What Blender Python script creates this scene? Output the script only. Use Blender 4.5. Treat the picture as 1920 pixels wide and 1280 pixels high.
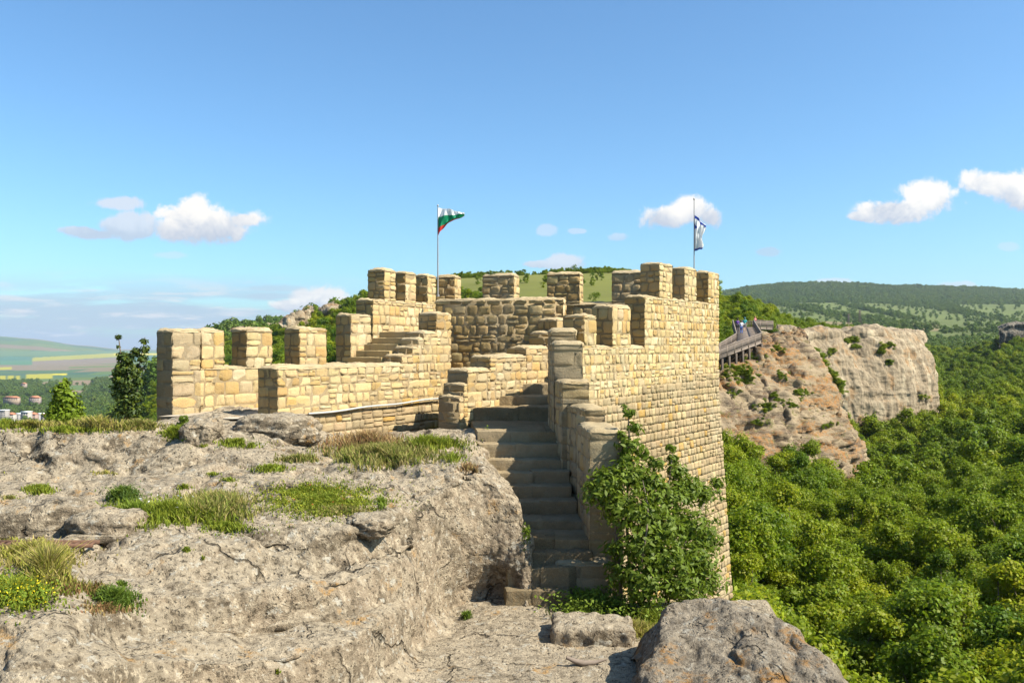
import bpy, bmesh, math, random
import numpy as np
from mathutils import Vector
from mathutils.bvhtree import BVHTree

SC = bpy.context.scene
for o in list(bpy.data.objects):
    bpy.data.objects.remove(o)
# ------------------------------------------------------------------ camera
F, CX, HY = 1600.0, 960.0, 648.0          # photo pixels: focal length, centre column, eye level row
cam_d = bpy.data.cameras.new("camera"); cam = bpy.data.objects.new("camera", cam_d)
SC.collection.objects.link(cam); SC.camera = cam
cam_d.sensor_width = 36.0; cam_d.lens = 36.0 * F / 1920.0
cam_d.shift_y = (HY - 640.0) / 1920.0
cam_d.clip_start = 0.1; cam_d.clip_end = 60000
cam.location = (0, 0, 0); cam.rotation_euler = (math.radians(90), 0, 0)
# ------------------------------------------------------------------ light
SUN_EL, SUN_AZ = 44.0, 109.0               # degrees; azimuth clockwise from +Y (view direction)
el, az = math.radians(SUN_EL), math.radians(SUN_AZ)
sdir = Vector((math.cos(el) * math.sin(az), math.cos(el) * math.cos(az), math.sin(el)))
sun_d = bpy.data.lights.new("sun", 'SUN'); sun = bpy.data.objects.new("sun", sun_d)
SC.collection.objects.link(sun)
sun_d.energy = 5.0; sun_d.angle = math.radians(0.53); sun_d.color = (1.0, 0.93, 0.80)
sun.rotation_euler = (-sdir).to_track_quat('-Z', 'Y').to_euler(); sun.location = (40, -10, 60)
SC.view_settings.view_transform = 'Standard'; SC.view_settings.look = 'None'
SC.view_settings.exposure = 1.1; SC.view_settings.gamma = 1.0
SC.cycles.use_denoising = True
SC.cycles.max_bounces = 5; SC.cycles.diffuse_bounces = 2; SC.cycles.transparent_max_bounces = 4
SC.cycles.volume_bounces = 0

# ------------------------------------------------------------------ node helper
class NT:
    def __init__(s, tree):
        s.t = tree; s.t.nodes.clear()
    def n(s, typ, ins=None, **props):
        nd = s.t.nodes.new(typ)
        for k, v in props.items(): setattr(nd, k, v)
        for k, v in (ins or {}).items():
            sk = nd.inputs[k]
            if isinstance(v, bpy.types.NodeSocket): s.t.links.new(v, sk)
            elif isinstance(v, bpy.types.Node): s.t.links.new(v.outputs[0], sk)
            else: sk.default_value = v
        return nd
    def math(s, op, a, b=0.0, c=0.0, clamp=False):
        return s.n('ShaderNodeMath', {0: a, 1: b, 2: c}, operation=op, use_clamp=clamp).outputs[0]
    def mix(s, f, a, b, bt='MIX'):
        nd = s.n('ShaderNodeMix', data_type='RGBA', blend_type=bt, clamp_factor=True)
        for k, v in ((0, f), (6, a), (7, b)):
            if isinstance(v, bpy.types.NodeSocket): s.t.links.new(v, nd.inputs[k])
            else: nd.inputs[k].default_value = v if k == 0 else (tuple(v) + (1,))[:4]
        return nd.outputs[2]
    def ramp(s, f, a, b, va=0.0, vb=1.0):
        return s.n('ShaderNodeMapRange', {0: f, 1: a, 2: b, 3: va, 4: vb}, interpolation_type='SMOOTHSTEP').outputs[0]
    def noise(s, vec, scale, detail=4, rough=0.55, dist=0.0, out=0):
        return s.n('ShaderNodeTexNoise', {'Vector': vec, 'Scale': scale, 'Detail': detail, 'Roughness': rough, 'Distortion': dist}).outputs[out]
    def voro(s, vec, scale, feat='F1', out=0):
        return s.n('ShaderNodeTexVoronoi', {'Vector': vec, 'Scale': scale}, feature=feat).outputs[out]

# ------------------------------------------------------------------ sky
W = bpy.data.worlds.new("World"); SC.world = W; W.use_nodes = True
w = NT(W.node_tree)
sky = w.n('ShaderNodeTexSky', sky_type='NISHITA', sun_disc=False, sun_elevation=el, sun_rotation=az,
          altitude=300.0, air_density=1.0, dust_density=1.3, ozone_density=2.2)
tc = w.n('ShaderNodeTexCoord')
sep = w.n('ShaderNodeSeparateXYZ', {0: tc.outputs['Generated']})
X, Y_, Z = sep.outputs
ay = w.math('MAXIMUM', w.math('ABSOLUTE', Y_), 0.12)
U = w.math('DIVIDE', X, ay); V = w.math('DIVIDE', Z, ay)
uv = w.n('ShaderNodeCombineXYZ', {0: U, 1: V, 2: 0.0}).outputs[0]
n1 = w.noise(uv, 24, 10, 0.66, 0.3); n2 = w.noise(uv, 8, 3, 0.5)
def blob(px, py, rx, ry):
    u0, v0 = (px - CX) / F, (HY - py) / F
    a = w.math('MULTIPLY', w.math('SUBTRACT', U, u0), F / rx)
    b = w.math('MULTIPLY', w.math('SUBTRACT', V, v0), F / ry)
    d = w.math('SQRT', w.math('ADD', w.math('MULTIPLY', a, a), w.math('MULTIPLY', b, b)))
    return w.math('SUBTRACT', 1.0, d), b
def cloud(blobs, thick=1.0):
    f = None; sh = None
    for q in blobs:
        m, b = blob(*q)
        f = m if f is None else w.math('SMOOTH_MAX', f, m, 0.25)
    return f
CL = [  # (list of blobs, opacity)
 ([(350, 405, 62, 36), (400, 425, 92, 42), (330, 430, 45, 26), (455, 412, 58, 22)], 1.0),
 ([(240, 425, 70, 28), (150, 432, 40, 10), (215, 380, 60, 16), (180, 440, 50, 12)], 0.85),
 ([(600, 562, 60, 26), (550, 572, 45, 14)], 0.95),
 ([(1060, 492, 50, 19), (1010, 495, 36, 9)], 0.85),
 ([(1300, 392, 52, 32), (1245, 408, 52, 26), (1330, 405, 32, 26)], 1.0),
 ([(1745, 370, 70, 38), (1680, 395, 78, 26), (1620, 405, 30, 12)], 0.97),
 ([(1860, 345, 75, 30), (1920, 360, 75, 46), (2000, 350, 90, 50)], 0.97),
 ([(1020, 432, 22, 14), (1160, 444, 24, 10), (1443, 472, 28, 9), (1085, 433, 20, 6)], 0.5),
 ([(318, 478, 36, 9), (520, 540, 60, 6), (505, 555, 50, 6), (1890, 462, 22, 10)], 0.35),
 ([(1800, 537, 40, 10), (1560, 528, 40, 8)], 0.6),
]
col = w.n('ShaderNodeVectorMath', {0: sky.outputs[0], 1: (0.70, 1.00, 1.15)}, operation='MULTIPLY').outputs[0]
# the air whitens towards the horizon: only what the clouds do is mixed in by hand
for k, (bl, op) in enumerate(CL):
    f = cloud(bl)
    e = w.math('ADD', f, w.math('MULTIPLY', w.math('SUBTRACT', n1, 0.52), 2.1))
    e = w.math('ADD', e, w.math('MULTIPLY', w.math('SUBTRACT', n2, 0.5), 0.6))
    a = w.math('MULTIPLY', w.ramp(e, -0.06, 0.36), op)
    # thin edges are whiter, the thick middle of the underside greyer, as in any cumulus seen from its side
    yc = sum(b[1] * b[2] for b in bl) / sum(b[2] for b in bl); ry = max(b[3] for b in bl)
    rel = w.math('MULTIPLY', w.math('SUBTRACT', V, (HY - yc) / F), F / ry)
    rel = w.math('ADD', rel, w.math('MULTIPLY', w.math('SUBTRACT', n1, 0.5), 3.4))
    lo = w.ramp(rel, -0.9, 0.55)
    hi = (5.9, 5.75, 5.5) if op > 0.9 else (4.3, 4.6, 5.1)
    ccol = w.mix(lo, (3.2, 3.6, 4.3), hi)
    col = w.mix(a, col, ccol)
# low streaky layer far off on the left
suv = w.n('ShaderNodeCombineXYZ', {0: w.math('MULTIPLY', U, 5.0), 1: w.math('MULTIPLY', V, 42.0), 2: 3.7}).outputs[0]
sn = w.noise(suv, 1.0, 8, 0.62, 0.4); sn2 = w.noise(suv, 2.3, 7, 0.6, 0.3)
band = w.math('MULTIPLY', w.ramp(V, 0.092, 0.045), w.ramp(U, -0.05, -0.34))
band = w.math('MULTIPLY', w.ramp(V, 0.095, 0.040, 0.0, 1.0), w.ramp(U, -0.10, -0.34, 0.0, 1.0))
col = w.mix(w.math('MULTIPLY', band, w.ramp(sn, 0.36, 0.52, 0.0, 0.75)), col, (2.75, 3.35, 4.3))
col = w.mix(w.math('MULTIPLY', band, w.ramp(sn2, 0.52, 0.66, 0.0, 0.8)), col, (4.9, 4.95, 5.1))
bg = w.n('ShaderNodeBackground', {'Color': col, 'Strength': 0.084})
w.n('ShaderNodeOutputWorld', {'Surface': bg})

# ------------------------------------------------------------------ numpy noise
def _h(ix, iy, iz, s):
    h = (ix.astype(np.int64) * 374761393 + iy.astype(np.int64) * 668265263 + iz.astype(np.int64) * 2147483647 + s * 974634777) & 0xffffffff
    h = ((h ^ (h >> 13)) * 1274126177) & 0xffffffff
    h = (h ^ (h >> 16)) * 2246822519 & 0xffffffff
    return ((h ^ (h >> 15)) & 0xffffff) / float(0xffffff)
def vnoise(p, s=0):
    p = np.asarray(p, float); i = np.floor(p); f = p - i; f = f * f * (3 - 2 * f); i = i.astype(np.int64)
    r = 0
    for dx in (0, 1):
        wx = f[..., 0] if dx else 1 - f[..., 0]
        for dy in (0, 1):
            wy = f[..., 1] if dy else 1 - f[..., 1]
            for dz in (0, 1):
                wz = f[..., 2] if dz else 1 - f[..., 2]
                r = r + wx * wy * wz * _h(i[..., 0] + dx, i[..., 1] + dy, i[..., 2] + dz, s)
    return r * 2 - 1
def fbm(p, s=0, o=4, g=0.5):
    a, t, r = 1.0, 0.0, 0
    p = np.asarray(p, float)
    for k in range(o):
        r = r + a * vnoise(p * (2.03 ** k) + 17.3 * k, s + k); t += a; a *= g
    return r / t
def ridge(p, s=0, o=3):
    a, t, r = 1.0, 0.0, 0
    for k in range(o):
        r = r + a * (1 - 2 * np.abs(vnoise(p * (2.1 ** k) + 9.1 * k, s + k))); t += a; a *= 0.5
    return r / t
def P(px, py, Y):
    return np.array([(px - CX) / F * Y, Y, (HY - py) / F * Y])

# ------------------------------------------------------------------ mesh helper
def gridf(r, c, off=0):
    i = np.arange(r - 1)[:, None] * c + np.arange(c - 1)[None, :] + off
    return np.stack([i, i + 1, i + c + 1, i + c], -1).reshape(-1, 4)
class MB:
    def __init__(s): s.v = []; s.f = []; s.c = []; s.n = 0
    def add(s, v, f, c=(1, 1, 1)):
        v = np.asarray(v, float).reshape(-1, 3); f = np.asarray(f, int)
        c = np.broadcast_to(np.asarray(c, float), (len(v), 3))
        s.v.append(v); s.f.append(f + s.n); s.c.append(c); s.n += len(v)
    def box8(s, b, t, c=(1, 1, 1)):   # bottom quad, top quad (4x3 each)
        v = np.vstack([b, t])
        s.add(v, [[3, 2, 1, 0], [4, 5, 6, 7], [0, 1, 5, 4], [1, 2, 6, 5], [2, 3, 7, 6], [3, 0, 4, 7]], c)
    def prism(s, quad, z0, z1, c=(1, 1, 1)):
        q = np.asarray(quad, float)
        s.box8(np.c_[q, np.full(4, z0)], np.c_[q, np.full(4, z1)], c)
    def box(s, x0, x1, y0, y1, z0, z1, c=(1, 1, 1)):
        s.prism([(x0, y0), (x1, y0), (x1, y1), (x0, y1)], z0, z1, c)
    def beam(s, p, q, w_, h_, c=(1, 1, 1), up=(0, 0, 1)):
        p = np.array(p, float); q = np.array(q, float); d = q - p; d /= np.linalg.norm(d)
        u = np.array(up, float)
        if abs(d @ u) > 0.95: u = np.array([0, 1.0, 0])
        sd = np.cross(d, u); sd /= np.linalg.norm(sd); u = np.cross(sd, d)
        o = [(-1, -1), (1, -1), (1, 1), (-1, 1)]
        s.box8(np.array([p + sd * a * w_ / 2 + u * b * h_ / 2 for a, b in o]), np.array([q + sd * a * w_ / 2 + u * b * h_ / 2 for a, b in o]), c)
    def tube(s, pts, rad, seg=8, c=(1, 1, 1)):
        pts = np.asarray(pts, float); R = []
        for i, p in enumerate(pts):
            d = pts[min(i + 1, len(pts) - 1)] - pts[max(i - 1, 0)]; d /= (np.linalg.norm(d) + 1e-9)
            a = np.cross(d, (0, 1, 0) if abs(d[1]) < 0.9 else (1, 0, 0)); a /= np.linalg.norm(a); b = np.cross(d, a)
            r = rad[i] if hasattr(rad, '__len__') else rad
            t = np.linspace(0, 2 * np.pi, seg + 1)[:, None]
            R.append(p + r * (np.cos(t) * a + np.sin(t) * b))
        s.add(np.array(R), gridf(len(pts), seg + 1), c)
    def build(s, name, mat, parent=None, smooth=False, coll=None):
        V_ = np.vstack(s.v); C_ = np.vstack(s.c)
        Fs = [f for f in s.f if len(f)]
        Fq = np.vstack(Fs)
        me = bpy.data.meshes.new(name)
        me.vertices.add(len(V_)); me.vertices.foreach_set('co', V_.ravel())
        me.loops.add(len(Fq) * 4); me.loops.foreach_set('vertex_index', Fq.ravel().astype(np.int32))
        me.polygons.add(len(Fq)); me.polygons.foreach_set('loop_start', np.arange(0, len(Fq) * 4, 4, dtype=np.int32))
        me.polygons.foreach_set('loop_total', np.full(len(Fq), 4, dtype=np.int32))
        me.update(calc_edges=True)
        at = me.color_attributes.new('Col', 'FLOAT_COLOR', 'POINT')
        at.data.foreach_set('color', np.c_[C_, np.ones(len(C_))].ravel())
        if smooth: me.shade_smooth()
        me.materials.append(mat)
        o = bpy.data.objects.new(name, me); (coll or SC.collection).objects.link(o)
        if parent is not None: o.parent = parent
        return o
def tag(o, label=None, cat=None, group=None, kind=None):
    if label: o['label'] = label
    if cat: o['category'] = cat
    if group: o['group'] = group
    if kind: o['kind'] = kind
    return o
def empty(name, label, cat, loc=(0, 0, 0), group=None):
    o = bpy.data.objects.new(name, None); o.empty_display_size = 0.3
    SC.collection.objects.link(o); o.location = loc
    return tag(o, label, cat, group)

# ------------------------------------------------------------------ materials
def mat(name, build):
    m = bpy.data.materials.new(name); m.use_nodes = True
    t = NT(m.node_tree); build(t); return m
def out(t, **ins):
    b = t.n('ShaderNodeBsdfPrincipled', ins)
    t.n('ShaderNodeOutputMaterial', {'Surface': b}); return b
def obj_co(t): return t.n('ShaderNodeTexCoord').outputs['Object']
def attr(t, n='Col'): return t.n('ShaderNodeAttribute', attribute_name=n).outputs['Color']

def m_stone(t):
    co = obj_co(t); c = attr(t)
    n_a = t.noise(co, 3.0, 5, 0.6); n_b = t.noise(co, 22, 5, 0.65); n_c = t.noise(co, 90, 3, 0.6)
    c = t.mix(t.ramp(n_b, 0.35, 0.75, 0.0, 0.6), c, t.mix(0.5, c, (0.40, 0.25, 0.10)))
    c = t.mix(t.ramp(n_a, 0.52, 0.75, 0.0, 0.35), c, (0.50, 0.44, 0.32))
    c = t.mix(t.ramp(t.noise(co, 38, 3, 0.6), 0.66, 0.74, 0.0, 0.55), c, (0.12, 0.10, 0.07))
    c = t.mix(t.ramp(n_c, 0.3, 0.7, 0.0, 0.25), c, (0.68, 0.60, 0.44))
    stc = t.n('ShaderNodeMapping', {'Vector': co, 'Scale': (2.2, 2.2, 0.5)}).outputs[0]
    c = t.mix(t.ramp(t.noise(stc, 1.6, 5, 0.7), 0.54, 0.70, 0.0, 0.5), c, (0.24, 0.19, 0.13))
    c = t.mix(t.ramp(t.noise(co, 0.45, 4, 0.6), 0.50, 0.66, 0.0, 0.35), c, (0.50, 0.45, 0.36))
    h = t.math('ADD', t.math('MULTIPLY', n_b, 0.8), t.math('MULTIPLY', n_c, 0.45))
    h = t.math('SUBTRACT', h, t.math('MULTIPLY', t.ramp(t.voro(co, 34), 0.0, 0.25, 1.0, 0.0), 0.25))
    b = t.n('ShaderNodeBump', {'Height': h, 'Strength': 0.75, 'Distance': 0.03})
    c = t.mix(1.0, c, (0.76, 0.70, 0.575), 'MULTIPLY')
    out(t, **{'Base Color': c, 'Roughness': 0.95, 'Normal': b, 'Specular IOR Level': 0.1})
M_STONE = mat('limestone_masonry', m_stone)

def rock_mat(name, base, dark, light, orange, k=1.0, so=0.68, gain=1.0, bump=0.9, dist=0.05, speck=1.0, oa=0.9):
    def f(t):
        co = obj_co(t)
        big = t.noise(co, 0.55 * k, 5, 0.6, 0.3); mid = t.noise(co, 2.6 * k, 6, 0.65, 0.4); fine = t.noise(co, 11 * k, 6, 0.72); vf = t.noise(co, 60 * k, 3, 0.6)
        c = t.mix(t.ramp(big, 0.44, 0.56), tuple(x * 1.12 for x in base), tuple(x * 0.85 for x in dark))
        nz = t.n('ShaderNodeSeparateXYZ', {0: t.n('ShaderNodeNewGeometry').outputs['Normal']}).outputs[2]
        c = t.mix(t.math('MULTIPLY', t.ramp(nz, 0.50, 0.92), 0.8), c, tuple(x * 1.08 for x in light))  # up-facing tops: bleached stone plus painted-in light that sets off the ledges
        c = t.mix(t.ramp(mid, 0.46, 0.60, 0, 0.55), c, light)
        c = t.mix(t.ramp(mid, 0.45, 0.36, 0, 0.5), c, tuple(x * 0.55 for x in dark))
        c = t.mix(t.ramp(fine, 0.53, 0.62, 0, 0.9 * speck), c, tuple(min(1, x * 1.3) for x in light))
        c = t.mix(t.ramp(fine, 0.46, 0.37, 0, 0.9 * speck), c, tuple(x * 0.38 for x in dark))
        sp = t.noise(co, 24 * k, 4, 0.65)
        c = t.mix(t.ramp(sp, 0.60, 0.66, 0, 0.85 * speck), c, (0.07, 0.06, 0.05))
        c = t.mix(t.ramp(t.noise(co, 6.5 * k, 5, 0.72), 0.58, 0.63, 0, 0.7 * speck), c, (0.68, 0.65, 0.59))
        wob = t.n('ShaderNodeVectorMath', {0: co, 1: t.n('ShaderNodeVectorMath', {0: t.noise(co, 1.5 * k, 4, 0.6, 0, 1), 1: (0.9 / k, 0.9 / k, 0.9 / k)}, operation='MULTIPLY').outputs[0]}, operation='ADD').outputs[0]
        ck_ = t.voro(wob, 0.75 * k, 'DISTANCE_TO_EDGE')
        crk = t.math('MULTIPLY', t.ramp(ck_, 0.004, 0.022, 1.0, 0.0), t.ramp(t.noise(co, 0.9 * k, 3, 0.6), 0.50, 0.60))
        c = t.mix(t.math('MULTIPLY', crk, 0.8), c, tuple(x * 0.3 for x in dark))
        vs = t.n('ShaderNodeMapping', {'Vector': co, 'Scale': (k, k, 0.22 * k)}).outputs[0]
        c = t.mix(t.ramp(t.noise(vs, 5.5, 5, 0.7), 0.53, 0.66, 0, 0.5), c, tuple(x * 0.6 for x in dark))
        o1 = t.math('MULTIPLY', t.ramp(t.noise(co, 1.9 * k, 5, 0.65), so, so + 0.10), t.ramp(fine, 0.42, 0.58))
        c = t.mix(t.math('MULTIPLY', o1, oa), c, orange)
        c = t.mix(1.0, c, (gain * 1.0, gain * 0.975, gain * 0.88), 'MULTIPLY')
        h = t.math('ADD', t.math('MULTIPLY', mid, 1.0), t.math('ADD', t.math('MULTIPLY', fine, 0.75), t.math('MULTIPLY', vf, 0.2)))
        pit = t.ramp(t.voro(co, 13 * k), 0.02, 0.30, 1.0, 0.0)
        h = t.math('SUBTRACT', h, t.math('MULTIPLY', t.math('MULTIPLY', pit, t.ramp(mid, 0.42, 0.55)), 0.5))
        h = t.math('SUBTRACT', h, t.math('MULTIPLY', crk, 0.8))
        b = t.n('ShaderNodeBump', {'Height': h, 'Strength': bump, 'Distance': dist / k * 2.0})
        out(t, **{'Base Color': c, 'Roughness': 0.95, 'Normal': b, 'Specular IOR Level': 0.1})
    return mat(name, f)
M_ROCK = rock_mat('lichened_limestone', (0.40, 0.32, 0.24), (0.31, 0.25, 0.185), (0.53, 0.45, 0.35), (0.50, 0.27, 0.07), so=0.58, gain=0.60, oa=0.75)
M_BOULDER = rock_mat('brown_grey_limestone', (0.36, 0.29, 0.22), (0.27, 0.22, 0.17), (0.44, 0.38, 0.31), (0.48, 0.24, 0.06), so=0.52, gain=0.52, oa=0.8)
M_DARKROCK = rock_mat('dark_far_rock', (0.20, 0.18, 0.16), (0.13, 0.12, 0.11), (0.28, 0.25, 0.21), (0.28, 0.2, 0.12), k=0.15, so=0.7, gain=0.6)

def m_slope(t):
    co = obj_co(t)
    bd = t.n('ShaderNodeMapping', {'Vector': co, 'Rotation': (0.35, -0.5, 0.0), 'Scale': (0.16, 0.16, 1.0)}).outputs[0]
    big = t.noise(co, 0.10, 4, 0.6, 0.3); bed = t.noise(bd, 0.55, 6, 0.68, 0.4); bed2 = t.noise(bd, 2.2, 5, 0.68); f_ = t.noise(co, 2.4, 6, 0.72); vf = t.noise(co, 7, 4, 0.65)
    c = t.mix(t.ramp(bed, 0.40, 0.58), (0.43, 0.34, 0.24), (0.31, 0.24, 0.17))
    c = t.mix(t.math('MULTIPLY', t.ramp(bed, 0.475, 0.56), t.ramp(f_, 0.40, 0.60, 0, 0.9)), c, (0.46, 0.22, 0.07))
    c = t.mix(t.math('MULTIPLY', t.ramp(big, 0.44, 0.56), t.ramp(bed2, 0.40, 0.58, 0, 0.9)), c, (0.15, 0.11, 0.085))
    c = t.mix(t.ramp(bed2, 0.56, 0.66, 0, 0.6), c, (0.13, 0.10, 0.08))
    c = t.mix(t.ramp(vf, 0.56, 0.66, 0, 0.6), c, (0.52, 0.44, 0.34))
    c = t.mix(t.ramp(t.noise(co, 0.8, 5, 0.7), 0.58, 0.66, 0, 0.6), c, (0.20, 0.20, 0.06))
    c = t.mix(1.0, c, (0.64, 0.62, 0.54), 'MULTIPLY')
    h = t.math('ADD', t.math('MULTIPLY', bed2, 0.9), t.math('ADD', t.math('MULTIPLY', f_, 0.5), t.math('MULTIPLY', vf, 0.2)))
    out(t, **{'Base Color': c, 'Roughness': 0.95, 'Normal': t.n('ShaderNodeBump', {'Height': h, 'Strength': 0.9, 'Distance': 0.4}), 'Specular IOR Level': 0.1})
M_SLOPE = mat('orange_lichen_slope', m_slope)

def m_bluff(t):
    co = obj_co(t)
    st = t.n('ShaderNodeMapping', {'Vector': co, 'Scale': (1.0, 1.0, 0.12)}).outputs[0]
    hz = t.n('ShaderNodeMapping', {'Vector': co, 'Scale': (0.10, 0.10, 1.0)}).outputs[0]
    s0 = t.noise(st, 0.22, 4, 0.6, 0.5); s1 = t.noise(st, 0.8, 5, 0.65, 0.6); s2 = t.noise(st, 2.6, 4, 0.6); s3 = t.noise(hz, 1.3, 4, 0.6); f_ = t.noise(co, 2.0, 6, 0.72)
    c = t.mix(t.ramp(s1, 0.38, 0.6), (0.33, 0.275, 0.205), (0.45, 0.39, 0.30))
    c = t.mix(t.ramp(s0, 0.53, 0.62, 0, 0.75), c, (0.62, 0.56, 0.44))
    c = t.mix(t.ramp(s0, 0.47, 0.38, 0, 0.55), c, (0.21, 0.18, 0.14))
    c = t.mix(t.ramp(s2, 0.54, 0.66, 0, 0.7), c, (0.17, 0.15, 0.12))
    c = t.mix(t.ramp(t.noise(co, 0.28, 4, 0.6), 0.54, 0.66, 0, 0.55), c, (0.44, 0.27, 0.13))
    c = t.mix(t.ramp(f_, 0.58, 0.68, 0, 0.6), c, (0.13, 0.115, 0.09))
    c = t.mix(t.ramp(s3, 0.58, 0.64, 0, 0.35), c, (0.17, 0.15, 0.12))
    c = t.mix(1.0, c, (0.62, 0.57, 0.49), 'MULTIPLY')
    h = t.math('ADD', t.math('MULTIPLY', s2, 0.5), t.math('ADD', t.math('MULTIPLY', f_, 0.6), t.math('MULTIPLY', s3, 0.5)))
    b = t.n('ShaderNodeBump', {'Height': h, 'Strength': 0.8, 'Distance': 0.35})
    out(t, **{'Base Color': c, 'Roughness': 0.95, 'Normal': b, 'Specular IOR Level': 0.1})
M_BLUFF = mat('streaked_cliff_rock', m_bluff)

def leaf_mat(name, c1, c2, c3, tr=0.35):
    def f(t):
        oi = t.n('ShaderNodeObjectInfo'); a = attr(t)
        g = t.n('ShaderNodeNewGeometry'); pos = g.outputs['Position']
        r = oi.outputs['Random']
        c = t.mix(r, c1, c2)
        c = t.mix(t.ramp(t.noise(pos, 0.035, 3, 0.6), 0.4, 0.62), c, c3)
        c = t.mix(t.ramp(t.noise(pos, 0.009, 2, 0.5), 0.45, 0.60, 0.0, 0.6), c, t.mix(0.75, c, (0.05, 0.11, 0.012)))
        c = t.mix(1.0, c, a, 'MULTIPLY')
        d = t.n('ShaderNodeBsdfPrincipled', {'Base Color': c, 'Roughness': 0.55, 'Specular IOR Level': 0.25})
        tl = t.n('ShaderNodeBsdfTranslucent', {'Color': t.mix(0.5, c, (0.20, 0.28, 0.02))})
        t.n('ShaderNodeOutputMaterial', {'Surface': t.n('ShaderNodeMixShader', {0: tr, 1: d.outputs[0], 2: tl.outputs[0]})})
    return mat(name, f)
M_WOOD_LEAF = leaf_mat('wood_leaves', (0.072, 0.140, 0.004), (0.315, 0.330, 0.005), (0.170, 0.225, 0.004), 0.45)
M_FAR_LEAF = leaf_mat('far_leaves', (0.080, 0.130, 0.018), (0.130, 0.175, 0.018), (0.095, 0.150, 0.018), 0.3)
M_ELDER = leaf_mat('shrub_leaves', (0.105, 0.150, 0.012), (0.105, 0.150, 0.012), (0.15, 0.18, 0.012))
M_YELLOW_LEAF = leaf_mat('yellow_green_leaves', (0.14, 0.20, 0.012), (0.14, 0.20, 0.012), (0.15, 0.21, 0.012))
M_DARK_LEAF = leaf_mat('dark_green_leaves', (0.055, 0.085, 0.02), (0.055, 0.085, 0.02), (0.06, 0.09, 0.02), 0.2)
def m_simple(rgb, rough=0.8, metal=0.0, ns=8, amt=0.25):
    def f(t):
        n = t.noise(obj_co(t), ns, 4, 0.6)
        c = t.mix(t.ramp(n, 0.3, 0.7, 0, amt), rgb, tuple(x * 0.45 for x in rgb))
        out(t, **{'Base Color': c, 'Roughness': rough, 'Metallic': metal})
    return f
def m_attr(rough=0.85, amt=0.2, ns=10):
    def f(t):
        a = attr(t); n = t.noise(obj_co(t), ns, 4, 0.6)
        c = t.mix(t.ramp(n, 0.3, 0.7, 0, amt), a, (0.05, 0.045, 0.04))
        out(t, **{'Base Color': c, 'Roughness': rough})
    return f
M_BARK = mat('bark', m_simple((0.16, 0.12, 0.08), 0.9, 0, 20, 0.6))
M_METAL = mat('grey_pole_metal', m_simple((0.30, 0.29, 0.28), 0.5, 0.4))
M_WHITE = mat('white_pipe_plastic', m_simple((0.40, 0.39, 0.36), 0.45, 0, 4, 0.1))
M_RUST = mat('rusty_iron', m_simple((0.13, 0.065, 0.035), 0.85, 0, 30, 0.5))
M_TIMBER = mat('weathered_timber', m_simple((0.22, 0.17, 0.13), 0.85, 0, 3, 0.5))
M_TIMBER_DK = mat('dark_timber', m_simple((0.10, 0.075, 0.055), 0.85, 0, 3, 0.5))
M_PAINT = mat('coloured_surface', m_attr())
def m_cloth(t):
    a = attr(t)
    d = t.n('ShaderNodeBsdfPrincipled', {'Base Color': a, 'Roughness': 0.7})
    tl = t.n('ShaderNodeBsdfTranslucent', {'Color': a})
    t.n('ShaderNodeOutputMaterial', {'Surface': t.n('ShaderNodeMixShader', {0: 0.35, 1: d.outputs[0], 2: tl.outputs[0]})})
M_CLOTH = mat('flag_cloth', m_cloth)
def m_grass(t):
    a = attr(t)
    d = t.n('ShaderNodeBsdfPrincipled', {'Base Color': a, 'Roughness': 0.6, 'Specular IOR Level': 0.2})
    tl = t.n('ShaderNodeBsdfTranslucent', {'Color': a})
    t.n('ShaderNodeOutputMaterial', {'Surface': t.n('ShaderNodeMixShader', {0: 0.35, 1: d.outputs[0], 2: tl.outputs[0]})})
M_GRASS = mat('grass_blades', m_grass)
def m_terrain(t):
    a = attr(t); co = obj_co(t)
    n = t.noise(co, 0.12, 6, 0.65); n2 = t.noise(co, 0.015, 5, 0.6); n3 = t.noise(co, 1.5, 5, 0.65)
    c = t.mix(t.ramp(n, 0.35, 0.7, 0, 0.35), a, t.mix(0.6, a, (0.05, 0.06, 0.02)))
    c = t.mix(t.ramp(n2, 0.45, 0.7, 0, 0.3), c, t.mix(0.5, a, (0.20, 0.17, 0.09)))
    c = t.mix(t.ramp(n3, 0.5, 0.8, 0, 0.3), c, (0.05, 0.07, 0.02))
    out(t, **{'Base Color': c, 'Roughness': 0.95, 'Specular IOR Level': 0.1})
M_TERRAIN = mat('grass_and_fields', m_terrain)
def m_dirt(t):
    co = obj_co(t)
    n = t.noise(co, 5, 6, 0.65); n2 = t.noise(co, 0.8, 4, 0.6)
    c = t.mix(t.ramp(n, 0.35, 0.65), (0.40, 0.33, 0.24), (0.30, 0.23, 0.15))
    c = t.mix(t.ramp(n2, 0.45, 0.6, 0, 0.5), c, (0.47, 0.42, 0.34))
    out(t, **{'Base Color': c, 'Roughness': 0.95, 'Normal': t.n('ShaderNodeBump', {'Height': n, 'Strength': 0.6, 'Distance': 0.05})})
M_DIRT = mat('dry_earth', m_dirt)

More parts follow.
